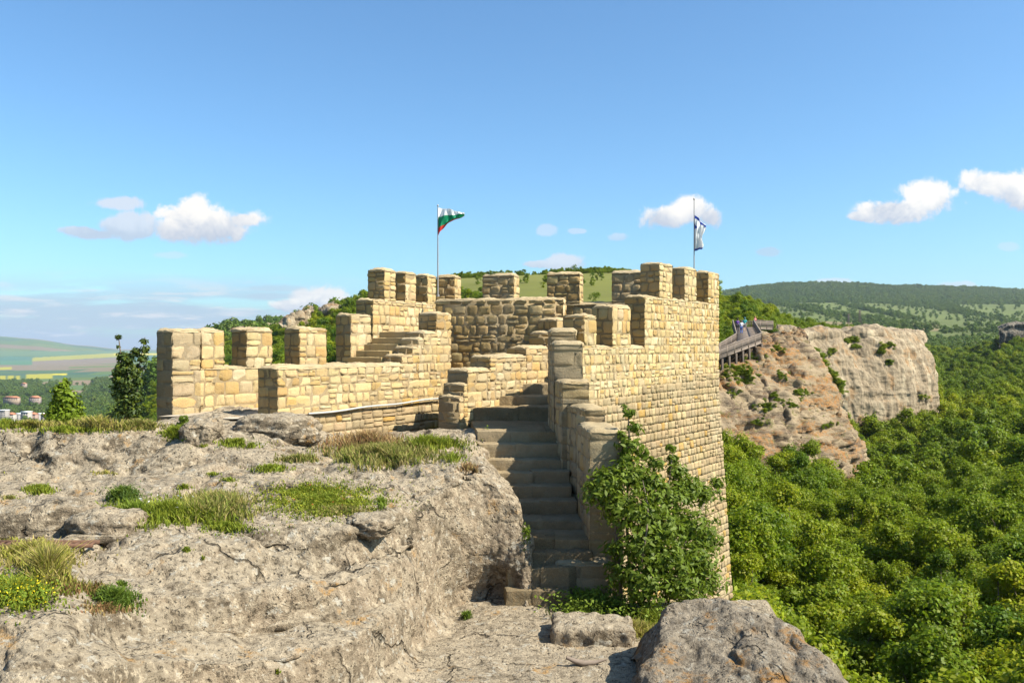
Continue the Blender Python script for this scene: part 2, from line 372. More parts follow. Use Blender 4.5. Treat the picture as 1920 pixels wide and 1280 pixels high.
# ------------------------------------------------------------------ surface patches (terrain, rock)
def catmull(A, n):
    A = np.asarray(A, float); m = len(A)
    E = np.concatenate([[2 * A[0] - A[1]], A, [2 * A[-1] - A[-2]]])
    t = np.linspace(0, m - 1, (m - 1) * n + 1); i = np.minimum(t.astype(int), m - 2); f = (t - i).reshape((-1,) + (1,) * (A.ndim - 1))
    p0, p1, p2, p3 = E[i], E[i + 1], E[i + 2], E[i + 3]
    return 0.5 * ((2 * p1) + (-p0 + p2) * f + (2 * p0 - 5 * p1 + 4 * p2 - p3) * f ** 2 + (-p0 + 3 * p1 - 3 * p2 + p3) * f ** 3)
def patch(ctrl, su, sv, layers, seed=0, up=(0, -0.5, 1), mask=None, crisp=0.0):
    A = np.array([[P(*c) if len(c) == 3 else np.array(c[:3], float) for c in row] for row in ctrl])
    S = catmull(A, su)
    if crisp:
        t_ = np.linspace(0, len(A) - 1, len(S)); i_ = np.minimum(t_.astype(int), len(A) - 2); f_ = (t_ - i_)[:, None, None]
        S = S * (1 - crisp) + crisp * (A[i_] * (1 - f_) + A[i_ + 1] * f_)
    S = np.swapaxes(catmull(np.swapaxes(S, 0, 1), sv), 0, 1)
    def normals(S):
        du = np.gradient(S, axis=0); dv = np.gradient(S, axis=1)
        n = np.cross(du, dv); n /= (np.linalg.norm(n, axis=-1, keepdims=True) + 1e-12)
        s_ = np.sign((n * np.array(up)).sum(-1).mean()) or 1
        return n * s_
    if mask is not None: MK = mask(*np.meshgrid(np.linspace(0, len(A) - 1, S.shape[0]), np.linspace(0, A.shape[1] - 1, S.shape[1]), indexing='ij'))
    for (kind, sc, amp, *mk) in layers:
        n = normals(S)
        p = S / sc
        if kind == 'f': d = fbm(p, seed, 4)
        elif kind == 'r': d = ridge(p, seed + 5, 3)
        elif kind == 's': d = fbm(p * np.array([0.35, 0.35, 2.2]), seed + 9, 3)      # bedding
        elif kind == 'v': d = fbm(p * np.array([1.6, 1.6, 0.3]), seed + 12, 3)       # flutes
        elif kind == 'c': d = -np.clip(1 - 6 * np.abs(fbm(p, seed + 20, 3)), 0, 1)     # cracks
        if mk: d = d * (mk[0] + (mk[1] - mk[0]) * MK)
        S = S + n * (amp * d)[..., None]
    return S
def patch_obj(name, S, m, extra=None):
    mb = MB(); mb.add(S.reshape(-1, 3), gridf(S.shape[0], S.shape[1]))
    for q in (extra or []): mb.add(*q)
    return mb.build(name, m, smooth=True)
def bvh_of(o):
    me = o.data; n = len(me.vertices); v = np.empty(n * 3); me.vertices.foreach_get('co', v)
    f = np.empty(len(me.loops), dtype=np.int32); me.loops.foreach_get('vertex_index', f)
    return BVHTree.FromPolygons([tuple(x) for x in v.reshape(-1, 3)], [tuple(x) for x in f.reshape(-1, 4).tolist()])

# ------------------------------------------------------------------ masonry
rng = np.random.default_rng(11)
PAL = {
 'warm':  [((0.58, 0.45, 0.25), 5), ((0.54, 0.37, 0.15), 2.0), ((0.62, 0.50, 0.30), 5), ((0.66, 0.58, 0.41), 2.5), ((0.48, 0.33, 0.14), 1.0), ((0.52, 0.44, 0.31), 1.2)],
 'dry':   [((0.38, 0.30, 0.20), 4), ((0.32, 0.26, 0.18), 4), ((0.45, 0.37, 0.25), 3), ((0.48, 0.30, 0.08), 1.0), ((0.35, 0.29, 0.21), 2.0)],
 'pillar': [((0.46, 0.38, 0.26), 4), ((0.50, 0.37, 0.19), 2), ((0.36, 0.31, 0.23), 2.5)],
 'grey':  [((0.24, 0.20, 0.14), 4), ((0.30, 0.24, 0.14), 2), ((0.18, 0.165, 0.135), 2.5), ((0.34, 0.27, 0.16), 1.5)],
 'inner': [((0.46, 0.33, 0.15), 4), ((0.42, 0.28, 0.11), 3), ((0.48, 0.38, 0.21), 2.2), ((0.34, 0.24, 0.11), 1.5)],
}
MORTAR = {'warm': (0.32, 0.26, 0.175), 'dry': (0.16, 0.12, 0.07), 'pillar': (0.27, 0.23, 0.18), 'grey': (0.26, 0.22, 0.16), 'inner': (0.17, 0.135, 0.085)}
def pick(pal):
    cs = PAL[pal]; w_ = np.array([c[1] for c in cs]); c = np.array(cs[rng.choice(len(cs), p=w_ / w_.sum())][0])
    return c * rng.uniform(0.80, 1.15) * (1 + rng.normal(0, 0.02, 3))
_l = np.array([-1, -0.90, -0.32, 0.35, 0.90, 1.0]); GA, GB = np.meshgrid(_l, _l)
GE = np.maximum(np.abs(GA), np.abs(GB)); SF = gridf(6, 6)
COURSES = None
def set_courses(seed, hmin=0.14, hmax=0.24):
    global COURSES
    r = np.random.default_rng(seed); z = [-9.0]
    while z[-1] < 3: z.append(z[-1] + r.uniform(hmin, hmax))
    COURSES = np.array(z)
def clad(mb, p0, p1, z0, z1, style='warm', style_at=None, batter=None, wmin=0.14, wmax=0.38, z1b=None):
    """stones laid in courses on the vertical face p0->p1 (outward normal to the right of the direction of travel)"""
    p0 = np.array([p0[0], p0[1], 0.0]); p1 = np.array([p1[0], p1[1], 0.0]); L = np.linalg.norm(p1 - p0); d = (p1 - p0) / L
    n = np.array([d[1], -d[0], 0.0]); z1b = z1 if z1b is None else z1b
    # backing (mortar)
    nu, nz = max(2, int(L / 0.16) + 1), max(2, int((max(z1, z1b) - z0) / 0.12) + 1)
    uu = np.linspace(0, 1, nu)[None, :] * np.ones((nz, 1)); top = z1 + (z1b - z1) * uu
    zz = z0 + (top - z0) * np.linspace(0, 1, nz)[:, None]
    def bt(z): return np.zeros_like(z) if batter is None else np.maximum(0, batter[0] - z) * batter[1]
    st = np.vectorize(lambda u, z: (style_at(u, z) if style_at else style) == 'dry')(uu, zz) if style_at or style == 'dry' else np.zeros_like(uu, bool)
    pts = p0 + d * (uu * L * (1 + bt(zz) / L))[..., None] + n * (bt(zz) - 0.007 - 0.026 * st + 0.004 * vnoise(np.stack([uu * L * 6, zz * 6, uu * 0], -1), 3))[..., None]
    pts[..., 2] = zz
    cc = np.where(st[..., None], MORTAR['dry'], MORTAR[style if not style_at else 'warm'])
    mb.add(pts, gridf(nz, nu), cc.reshape(-1, 3))
    # stones
    C = COURSES; i = np.searchsorted(C, z0) - 1
    while True:
        a, b = max(C[i], z0), min(C[i + 1], max(z1, z1b)); i += 1
        if C[i] >= max(z1, z1b) - 0.05: b = max(z1, z1b)
        if b - a > 0.045:
            u = -0.02
            while u < L:
                h = b - a
                wd = rng.uniform(wmin, wmax) * (1.0 if h > 0.16 else 1.15)
                if rng.random() < 0.12: wd *= 1.5
                if u + wd > L - 0.10: wd = L + 0.02 - u
                uc, bb = u + wd / 2, b
                tp = z1 + (z1b - z1) * min(max(uc / L, 0), 1)
                bb = min(b, tp)
                rows_ = [(a, bb)]
                if bb - a > 0.17 and rng.random() < 0.22: m_ = a + (bb - a) * rng.uniform(0.38, 0.62); rows_ = [(a, m_), (m_, bb)]
                for (a_, b_) in rows_:
                  if b_ - a_ > 0.04:
                    s_ = style_at(uc / L, (a_ + b_) / 2) if style_at else style
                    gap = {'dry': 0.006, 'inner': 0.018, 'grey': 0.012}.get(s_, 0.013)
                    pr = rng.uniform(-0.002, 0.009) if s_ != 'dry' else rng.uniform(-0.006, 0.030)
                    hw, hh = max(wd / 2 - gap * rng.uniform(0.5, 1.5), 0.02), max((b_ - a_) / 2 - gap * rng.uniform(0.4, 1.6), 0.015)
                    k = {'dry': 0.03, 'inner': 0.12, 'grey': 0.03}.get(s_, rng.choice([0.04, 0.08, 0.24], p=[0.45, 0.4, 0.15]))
                    ga = GA * (1 - k * GB ** 4); gb = GB * (1 - k * GA ** 4)
                    jit = rng.normal(0, 1, (2, 6, 6)) * (GE > 0.88) * (0.007 if s_ != 'dry' else 0.004)
                    jx, jz = rng.normal(0, 0.35, 2) * min(0.02, gap)
                    sk, sk2 = rng.normal(0, 0.04, 2)
                    x = uc + jx + hw * (ga + sk * GB) + jit[0]; z = (a_ + b_) / 2 + jz + hh * (gb * (1 + sk2 * GA) + sk * 0.6 * GA) + jit[1]
                    pn = np.stack([x * 11 + rng.uniform(0, 50), z * 11, x * 0], -1)
                    hgt = np.where(GE > 0.95, -0.005 if s_ != 'dry' else -0.035, pr * 0.7 + 0.007 * vnoise(pn, 5) + rng.normal(0, 0.006) * GA + rng.normal(0, 0.005) * GB)
                    o_ = bt(z)
                    xx = x * (1 + o_ / L)
                    v = p0 + d * xx[..., None] + n * (o_ + hgt)[..., None]; v[..., 2] = z
                    c = pick(s_)
                    cv = np.where((GE > 0.95)[..., None], c * 0.9 + 0.1 * np.array(MORTAR[s_]), c)
                    mb.add(v, SF, cv.reshape(-1, 3))
                u += wd
        if C[i] >= max(z1, z1b) - 0.05: break
def cap(mb, quad, z, h=0.06, over=0.015, col=(0.52, 0.45, 0.33), res=0.055, crown=0.03, zslope=0.0, seed=0):
    """rough worn top of a wall: rounded slab with uneven surface"""
    q = np.array(quad, float); c = q.mean(0)
    L = np.linalg.norm(q[1] - q[0]); T = np.linalg.norm(q[3] - q[0])
    nu, nv = max(6, int(L / res)), max(6, int(T / res))
    a, b = np.meshgrid(np.linspace(-1, 1, nu), np.linspace(-1, 1, nv))
    def surf(a, b, dz, gz):
        A_, B_ = (a + 1) / 2, (b + 1) / 2
        xy = q[0] * ((1 - A_) * (1 - B_))[..., None] + q[1] * (A_ * (1 - B_))[..., None] + q[2] * (A_ * B_)[..., None] + q[3] * ((1 - A_) * B_)[..., None]
        zz = dz
        p = np.concatenate([xy, zz[..., None]], -1)
        return p
    ea = 1 - np.clip((1 - np.abs(a)) * L / 2 / 0.07, 0, 1); eb = 1 - np.clip((1 - np.abs(b)) * T / 2 / 0.07, 0, 1)
    e = np.clip(np.sqrt(ea ** 2 + eb ** 2), 0, 1)
    oL, oT = over * 2 / L, over * 2 / T
    rc = 1 - 0.07 * (ea * eb) / 1.0 * min(1, 0.5 / max(L, T))
    A2, B2 = a * (1 + oL) * rc, b * (1 + oT) * rc
    p = surf(A2, B2, z + crown * (1 - b ** 2) - 0.045 * e ** 2.2, 0)
    w_ = np.concatenate([p[..., :2], np.zeros(p.shape[:2] + (1,))], -1)
    p[..., 2] += 0.022 * fbm(w_ * 5, seed, 3) + 0.012 * vnoise(w_ * 17, seed + 1) + 0.02 * np.round(vnoise(w_ * 3.1, seed + 3) * 1.2) * (1 - e)
    cc = np.array(col) * (1 + 0.16 * fbm(w_ * 4, seed + 7, 3))[..., None]
    mb.add(p, gridf(nv, nu), cc.reshape(-1, 3))
    # skirt
    ring = np.concatenate([p[0, :], p[1:, -1], p[-1, ::-1][1:], p[::-1, 0][1:]])
    lo = ring.copy(); ctr = np.array([c[0], c[1]]); lo[:, 2] = z - h; lo[:, :2] += (ctr - lo[:, :2]) * 0.012
    lo[:, 2] += 0.012 * vnoise(lo * 6, 2)
    cr = np.concatenate([cc[0, :], cc[1:, -1], cc[-1, ::-1][1:], cc[::-1, 0][1:]])
    mb.add(np.stack([lo, ring]), gridf(2, len(ring)), np.concatenate([cr, cr]) * 0.97)
def block(name, quad, z0, z1, parent=None, faces=(0, 1, 2, 3), style='warm', styles=None, style_at=None, batter=None, capcol=None, nocap=False, wface=None, **kw):
    """a masonry block over a counter-clockwise footprint; edge k runs quad[k] -> quad[k+1]"""
    q = [np.array(p, float) for p in quad]; mb = MB()
    core = np.array(q); cen = core.mean(0); core = cen + (core - cen) * (1 - 0.03)
    mb.prism(core, z0, z1 - 0.03, MORTAR['warm'])
    for k in faces:
        s_ = (styles or {}).get(k, style)
        clad(mb, q[k], q[(k + 1) % 4], z0, z1 - 0.05, s_, style_at if k == 0 else None, batter, **{**kw, **((wface or {}).get(k) or {})})
    if not nocap: cap(mb, quad, z1 - 0.02, col=capcol or (0.54, 0.46, 0.33), seed=int(abs(z1) * 100) + 3)
    return mb.build(name, M_STONE, parent, smooth=False)
class Line:
    """a wall line on the ground: start point and direction, thickness to the left"""
    def __init__(s, c, d, t): s.c = np.array(c, float); s.d = np.array(d, float) / np.linalg.norm(d); s.n = np.array([-s.d[1], s.d[0]]); s.t = t
    def q(s, a, b, out_=0.0, t=None):
        t = s.t if t is None else t; c, d, n = s.c, s.d, s.n
        return [c + d * a - n * out_, c + d * b - n * out_, c + d * b + n * t, c + d * a + n * t]

# --- left battlement wall (A)
set_courses(3, 0.24, 0.31)
A = Line((-7.22, 18.0), (0.6, 0.8), 0.58)
wa = empty('battlement_wall', 'outer left stone wall with four square merlons and a rough pillar at its near end', 'wall', (-7.2, 18, -1.6))
def at_parent(o, par):
    o.matrix_parent_inverse = par.matrix_basis.inverted(); return o
def pblock(par, *a, **k):
    o = block(*a, parent=par, **k); par_loc = par.location; o.matrix_parent_inverse.identity()
    o.location = (-par_loc[0], -par_loc[1], -par_loc[2]); return o
pblock(wa, 'wall_body', A.q(0.5, 6.6), -3.2, -0.45, faces=(0, 3), wmin=0.22, wmax=0.42)
o = pblock(wa, 'pillar', A.q(0.0, 0.66, out_=0.10, t=0.50), -2.4, 0.36, faces=(0, 1, 3), styles={0: 'pillar', 3: 'grey', 1: 'pillar'}, wmin=0.25, wmax=0.6); o['label'] = 'rough weathered end pillar'
for a, b, zt in ((0.76, 1.32, 0.37), (1.92, 2.62, 0.41), (3.43, 4.27, 0.46), (5.09, 5.79, 0.84)):
    pblock(wa, 'merlon', A.q(a, b), -0.52, zt, faces=(0, 1, 3), styles={3: 'inner'}, wmin=0.2, wmax=0.34)

# --- parapet wall B with the pipe, steps and merlon C
set_courses(5, 0.18, 0.25)
B = Line((-4.80, 17.5), (0.536, 0.844), 0.60)
wb = empty('parapet_wall', 'long low lit parapet wall with a white pipe along it, rising in steps to one merlon', 'wall', (-4.8, 17.5, -2))
def b_style(u, z): return 'dry' if z < -1.46 + 0.1 * u else 'warm'
pblock(wb, 'wall_body', B.q(0, 4.05), -2.7, -0.42, faces=(0, 3), styles={3: 'inner'}, style_at=b_style)
ss = [3.95, 4.35, 4.58, 4.80, 5.33]
for k, zt in enumerate((-0.20, 0.0, 0.21, 0.38)):
    pblock(wb, 'wall_step', B.q(ss[k], ss[k + 1] + 0.03), -2.7, zt, faces=(0, 3), styles={3: 'inner'}, style_at=lambda u, z: 'dry' if z < -1.37 else 'warm')
pblock(wb, 'merlon', B.q(5.33, 5.95), -2.7, 0.88, faces=(0, 1, 3), styles={3: 'inner'}, style_at=lambda u, z: 'dry' if z < -1.34 else 'warm')
# pipe
mb = MB(); pp = []
for s_ in np.linspace(0.75, 5.4, 14):
    q_ = B.c + B.d * s_ - B.n * 0.10; pp.append((q_[0] + 4.8, q_[1] - 17.5, 2 - 1.45 + 0.10 * (s_ - 0.75) / 4.6 + 0.012 * math.sin(s_ * 3)))
mb.tube(pp, 0.02, 10); mb.build('pipe', M_WHITE, wb, smooth=True)

# --- upper left wall D of the tower, back wall E, inner wall F, right wall H/T: one tower
set_courses(8, 0.19, 0.29)
tw = empty('fortress_tower', 'large roofless stone tower with crenellated top, high lit right wall and shaded inner wall', 'tower', (0, 22, -6))
D = Line((-3.81, 23.4), (0.459, 0.888), 0.58)
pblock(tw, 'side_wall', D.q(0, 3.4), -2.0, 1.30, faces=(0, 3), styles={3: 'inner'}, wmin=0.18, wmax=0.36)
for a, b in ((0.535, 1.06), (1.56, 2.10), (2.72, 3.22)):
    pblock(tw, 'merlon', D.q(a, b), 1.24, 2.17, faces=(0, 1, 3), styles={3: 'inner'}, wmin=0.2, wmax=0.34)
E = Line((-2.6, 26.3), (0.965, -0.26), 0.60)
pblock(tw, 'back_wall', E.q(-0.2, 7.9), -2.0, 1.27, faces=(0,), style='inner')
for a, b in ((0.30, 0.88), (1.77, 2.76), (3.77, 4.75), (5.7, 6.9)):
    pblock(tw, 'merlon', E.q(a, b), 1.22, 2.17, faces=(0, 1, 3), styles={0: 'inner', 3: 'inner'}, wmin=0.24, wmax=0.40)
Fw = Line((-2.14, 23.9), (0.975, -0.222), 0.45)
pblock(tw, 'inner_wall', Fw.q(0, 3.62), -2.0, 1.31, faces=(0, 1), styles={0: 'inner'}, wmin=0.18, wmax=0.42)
set_courses(21, 0.175, 0.235)
T = Line((1.59, 18.8), (0.571, 0.821), 0.55)
def t_style(L0, L1):
    def f(u, z):
        s_ = L0 + u * (L1 - L0)
        zb = -1.32 + 0.64 * s_ / 7.98
        return 'dry' if z < zb else 'warm'
    return f
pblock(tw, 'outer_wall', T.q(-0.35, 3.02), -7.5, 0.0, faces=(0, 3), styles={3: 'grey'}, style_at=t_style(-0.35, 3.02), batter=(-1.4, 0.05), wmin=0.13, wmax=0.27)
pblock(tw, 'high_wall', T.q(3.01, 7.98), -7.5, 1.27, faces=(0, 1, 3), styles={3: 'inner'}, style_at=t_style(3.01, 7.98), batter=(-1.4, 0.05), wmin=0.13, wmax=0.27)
set_courses(22, 0.24, 0.31)
for a, b, z0, zt in ((0.0, 0.54, -0.05, 0.705), (1.325, 2.23, -0.05, 0.96), (3.88, 4.67, 1.22, 2.17), (5.47, 6.29, 1.22, 2.17), (7.16, 7.98, 1.22, 2.17)):
    pblock(tw, 'merlon', T.q(a, b), z0, zt, faces=(0, 1, 3), styles={3: 'inner'}, wmin=0.17, wmax=0.32)

# --- stair walls
set_courses(31, 0.24, 0.33)
si = empty('stair_wall', 'grey stepped wall descending along the right side of the stone stairs', 'wall', (1.3, 16, -4))
I = [([(1.29, 14.15), (1.83, 14.15), (1.75, 15.62), (1.20, 15.62)], -4.6, -1.38), ([(1.33, 15.6), (1.70, 15.6), (1.60, 16.62), (1.07, 16.62)], -4.6, -1.12),
     ([(0.98, 16.6), (1.50, 16.6), (1.52, 17.52), (0.88, 17.52)], -4.0, -0.67), ([(0.86, 17.5), (1.45, 17.5), (1.52, 18.22), (0.82, 18.22)], -4.0, 0.09),
     ([(0.83, 18.2), (1.36, 18.2), (1.44, 19.0), (0.80, 19.0)], -4.0, 0.36)]
for q_, z0, zt in I:
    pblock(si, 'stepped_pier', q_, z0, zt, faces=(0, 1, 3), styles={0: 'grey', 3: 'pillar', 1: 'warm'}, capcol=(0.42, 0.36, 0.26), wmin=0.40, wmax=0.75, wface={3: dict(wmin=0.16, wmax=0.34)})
J = Line((-1.14, 19.6), (0.6, 0.8), 0.62)
sj = empty('stair_parapet', 'lit parapet climbing in broad steps along the left side of the upper stairs', 'wall', (-1.1, 19.6, -2))
set_courses(33, 0.16, 0.25)
for a, b, zt in ((-0.12, 0.06, -1.13), (0.05, 0.20, -0.85), (0.19, 1.04, -0.53), (1.03, 2.52, -0.22), (2.51, 3.50, -0.01), (3.49, 3.92, 0.38), (3.90, 5.2, 0.74)):
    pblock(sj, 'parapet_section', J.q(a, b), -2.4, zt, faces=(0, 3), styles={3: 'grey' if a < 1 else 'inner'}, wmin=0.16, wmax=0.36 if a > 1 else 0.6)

# --- stairs
def rough_block(mb, quad, z0, z1, amp=0.03, sc=0.35, res=0.07, k=14, rr=0.08, col=(0.40, 0.34, 0.25), crown=0.0, seed=0):
    q = np.array(quad, float); ctr = q.mean(0)
    LX = (np.linalg.norm(q[1] - q[0]) + np.linalg.norm(q[2] - q[3])) / 2; LY = (np.linalg.norm(q[3] - q[0]) + np.linalg.norm(q[2] - q[1])) / 2; LZ = z1 - z0
    def pos(a, b, c):
        sa = np.stack([a * LX, b * LY, c * LZ], -1) / 2; hs = np.array([LX, LY, LZ]) / 2
        r = min(rr, hs.min() * 0.6); inn = np.clip(sa, -(hs - r), hs - r); dd = sa - inn; ln = np.linalg.norm(dd, axis=-1, keepdims=True)
        m_ = np.maximum(ln, 1e-9); sa = inn + dd / m_ * np.minimum(ln, r)
        nrm = np.where(ln > 1e-6, dd / m_, sa / hs)
        a, b, c = sa[..., 0] / hs[0], sa[..., 1] / hs[1], sa[..., 2] / hs[2]
        A_, B_ = (a + 1) / 2, (b + 1) / 2
        xy = q[0] * ((1 - A_) * (1 - B_))[..., None] + q[1] * (A_ * (1 - B_))[..., None] + q[2] * (A_ * B_)[..., None] + q[3] * ((1 - A_) * B_)[..., None]
        p = np.concatenate([xy, (z0 + (c + 1) / 2 * LZ)[..., None]], -1)
        p[..., 2] += crown * (1 - a ** 2) * (1 - b ** 2) * (c > 0)
        return p + amp * (fbm(p / sc, seed, 4) + 0.4 * vnoise(p / sc * 5, seed + 3))[..., None] * nrm
    n1_, n2_, n3_ = [max(4, int(x / res)) for x in (LX, LY, LZ)]
    for ax in range(3):
        nn = [(n2_, n3_), (n1_, n3_), (n1_, n2_)][ax]
        u, v = np.meshgrid(np.linspace(-1, 1, nn[0]), np.linspace(-1, 1, nn[1]))
        for s_ in (-1, 1):
            k1 = np.full_like(u, s_)
            p = pos(*[(k1, u, v), (u, k1, v), (u, v, k1)][ax])
            cc = np.array(col) * (1 + 0.3 * fbm(p * 2.5, seed + 8, 3))[..., None]
            f = gridf(*u.shape)
            if (s_ > 0) != (ax == 1): pass
            else: f = f[:, ::-1]
            mb.add(p, f, cc.reshape(-1, 3))
stairs = empty('stone_staircase', 'worn shaded stone staircase climbing between the rock and the stepped wall', 'staircase', (0.6, 13.5, -4.2))
ST = [  # y of the front top edge in the photo, depth of the riser, x from, x to, top height
 (1107, 13.50, 978, 1052), (1064, 13.72, 980, 1052), (1034, 14.0, 983, 1096), (1011, 14.25, 982, 1098), (974, 15.0, 978, 1096), (940, 15.6, 977, 1070), (910, 16.0, 965, 1060), (884, 16.35, 940, 1057),
 (862, 16.7, 930, 1054), (833, 17.05, 922, 1052), (808, 17.4, 918, 1048), (764, 19.9, 905, 1040), (742, 20.7, 925, 1040), (719, 21.5, 975, 1045)]
SZ = []
for k, (py, Yr, xa, xb) in enumerate(ST):
    z = -(py - HY) / F * Yr; SZ.append(z)
for k, (py, Yr, xa, xb) in enumerate(ST):
    z = SZ[k]; Yn = ST[k + 1][1] if k + 1 < len(ST) else 24.5
    xl0 = (xa - CX) / F * Yr - 0.25; xr0 = (xb - CX) / F * Yr + 0.12
    nx = ST[min(k + 1, len(ST) - 1)]
    xl1 = (nx[2] - CX) / F * Yn - 0.3; xr1 = (nx[3] - CX) / F * Yn + 0.15
    if k == len(ST) - 1: xl1, xr1 = -0.4, 3.2
    mb = MB(); z0 = z - 0.7
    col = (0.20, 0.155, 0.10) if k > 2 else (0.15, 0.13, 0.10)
    fq = [np.array((xl0, Yr)), np.array((xr0, Yr)), np.array((max(xr1, xr0), Yn + 0.12)), np.array((min(xl1, xl0), Yn + 0.12))]
    ns_ = 2 if Yn - Yr < 1 else 3; cuts = np.cumsum(np.r_[0, rng.uniform(0.6, 1.4, ns_)]); cuts /= cuts[-1]
    for ci in range(ns_):
        a_, b_ = cuts[ci] - 0.012 * (ci > 0), cuts[ci + 1] + 0.0; dy = np.array([0, rng.uniform(-0.025, 0.025)]); dz = rng.uniform(-0.022, 0.012)
        qd = [fq[0] + (fq[1] - fq[0]) * a_ + dy, fq[0] + (fq[1] - fq[0]) * b_ + dy, fq[3] + (fq[2] - fq[3]) * b_, fq[3] + (fq[2] - fq[3]) * a_]
        rough_block(mb, qd, z0, z + dz, amp=0.026, sc=0.16, rr=0.022, res=0.035 if Yn - Yr < 1 else 0.06, col=np.array(col) * rng.uniform(0.75, 1.2), seed=k * 5 + ci)
    mb.v = [v - np.array([0.6, 13.5, -4.2]) for v in mb.v]
    mb.build('step', M_STONE, stairs, smooth=True)
# retaining wall of big blocks right of the lowest steps
set_courses(41, 0.25, 0.34)
rw = block('retaining_wall', [(0.72, 13.85), (1.62, 13.85), (1.62, 14.6), (0.72, 14.6)], -4.5, -3.5, faces=(0, 1), style='grey', capcol=(0.34, 0.30, 0.23), wmin=0.3, wmax=0.5)
tag(rw, 'low dark wall of big square blocks beside the lowest stair steps under the shrub', 'wall')
# steps inside the left parapet climbing to the tower walk
ls = empty('side_steps', 'small lit flight of stone steps between the left parapet and the tower', 'staircase', (-3.5, 21, -1))
for k in range(7):
    a = 3.3 + 0.30 * k; z = -0.62 + 0.165 * k
    q_ = [B.c + B.d * a + B.n * 0.62, B.c + B.d * 6.4 + B.n * 0.62, B.c + B.d * 6.4 + B.n * 1.75, B.c + B.d * a + B.n * 1.75]
    mb = MB(); rough_block(mb, q_, z - 0.45, z, amp=0.014, rr=0.02, sc=0.2, res=0.05, col=(0.52, 0.40, 0.21), seed=k + 50)
    mb.v = [v - np.array([-3.5, 21, -1]) for v in mb.v]; mb.build('step', M_STONE, ls, smooth=True)
# castle floor
mb = MB()
g = np.array([[(-7.3, 17.6), (-4.9, 17.3), (-1.6, 22.5), (1.2, 22.6), (4.6, 24.2)], [(-4.5, 23.8), (-4.2, 24.2), (-3.0, 26.2), (1.5, 25.4), (5.4, 24.8)]])
xy = catmull(g, 30)[:, :]
xy = np.swapaxes(catmull(np.swapaxes(xy, 0, 1), 20), 0, 1)
z = -1.44 + 0.03 * fbm(np.concatenate([xy, 0 * xy[..., :1]], -1) * 1.5, 2)
mb.add(np.concatenate([xy, z[..., None]], -1), gridf(*z.shape)); tag(mb.build('courtyard_ground', M_DIRT, smooth=True), kind='structure')

# ------------------------------------------------------------------ foreground rock
X0 = -1
G = [
 [(-700,850,24),(-200,840,24),(0,840,24),(120,840,24),(250,840,24),(380,771,19.2),(500,773,19.2),(640,812,20),(740,812,21),(830,815,21.5),(880,822,20),(900,822,18.6),(912,818,18)],
 [(-700,798,17),(-200,798,17),(0,798,17),(120,800,16.8),(250,800,16.6),(380,784,17.4),(500,786,17.8),(640,812,18),(740,812,18.5),(830,808,19.0),(880,806,18.6),(900,806,18),(912,815,17.7)],
 [(-700,812,15.8),(-200,812,15.8),(0,812,15.8),(120,815,15.6),(250,815,15.5),(380,812,15.6),(500,822,15.8),(640,835,16),(740,830,16.2),(830,824,16.8),(875,820,17),(897,826,17.2),(912,850,17.1)],
 [(-700,880,14.9),(-200,885,14.8),(0,885,14.8),(120,885,14.7),(250,880,14.6),(370,868,14.6),(500,862,14.8),(640,860,15),(740,855,15.3),(830,848,15.8),(880,850,16),(908,865,16.1),(926,885,16.0)],
 [(-700,930,12.8),(-200,930,12.8),(0,930,12.8),(120,930,12.8),(250,925,12.8),(370,915,13),(500,905,13.2),(640,895,13.6),(740,885,14),(830,868,14.6),(885,866,14.8),(925,880,14.9),(955,905,14.8)],
 [(-700,985,11),(-200,985,11),(0,985,11),(120,985,11),(250,985,11),(370,985,11.1),(500,975,11.4),(640,962,12),(735,950,12.6),(820,900,13.6),(885,880,14.1),(935,900,14.2),(970,935,14.1)],
 [(-700,1060,9.3),(-200,1060,9.3),(0,1050,9.5),(120,1040,9.7),(250,1015,10.2),(370,1020,10.3),(500,1012,10.8),(640,1000,11.3),(735,975,12.2),(820,925,13.3),(885,900,13.9),(938,925,14.0),(978,975,13.9)],
 [(-700,1130,8.0),(-200,1130,8.0),(0,1120,8.1),(120,1110,8.5),(250,1090,9.4),(370,1090,9.75),(500,1081,10.35),(640,1063,11.0),(735,1038,11.9),(815,1000,13.0),(885,990,13.75),(942,1010,13.8),(983,1045,13.7)],
 [(-700,1170,7.5),(-200,1170,7.5),(0,1160,7.6),(120,1150,7.9),(250,1122,8.95),(370,1119,9.3),(500,1106,9.85),(640,1088,10.5),(735,1058,11.5),(812,1040,12.9),(880,1040,13.65),(942,1050,13.75),(984,1080,13.65)],
 [(-700,1230,7.0),(-200,1230,7.0),(0,1225,7.1),(120,1212,7.4),(250,1195,8.6),(370,1190,9.12),(500,1182,9.68),(640,1162,10.33),(735,1130,11.3),(808,1110,12.65),(868,1105,13.85),(935,1105,14.1),(983,1120,13.55)],
 [(-700,1300,6.6),(-200,1300,6.6),(0,1290,6.7),(120,1262,7.0),(250,1245,7.8),(370,1240,8.35),(500,1232,8.85),(640,1208,9.5),(735,1155,10.9),(805,1145,12.4),(862,1140,13.7),(930,1140,14.0),(984,1150,13.4)],
 [(-700,1400,6.2),(-200,1400,6.2),(0,1390,6.2),(120,1360,6.5),(250,1350,7.6),(370,1345,8.2),(500,1335,8.65),(640,1305,9.35),(735,1240,10.6),(805,1190,12.0),(860,1182,12.6),(930,1178,12.8),(995,1178,12.8)],
 [(-700,1750,5),(-200,1750,5),(0,1740,5.2),(120,1640,5.6),(250,1560,6.4),(370,1500,7.2),(500,1430,8.0),(640,1360,9.0),(735,1300,10.0),(805,1260,11.0),(860,1245,11.5),(930,1240,11.5),(1000,1235,11.5)],
]
rows = []
for r in G:
    p = P(*r[-1]); rows.append(r + [(p[0] + 0.10, p[1], p[2] - 0.45, 1), (p[0] + 0.12, p[1], p[2] - 2.2, 1)])
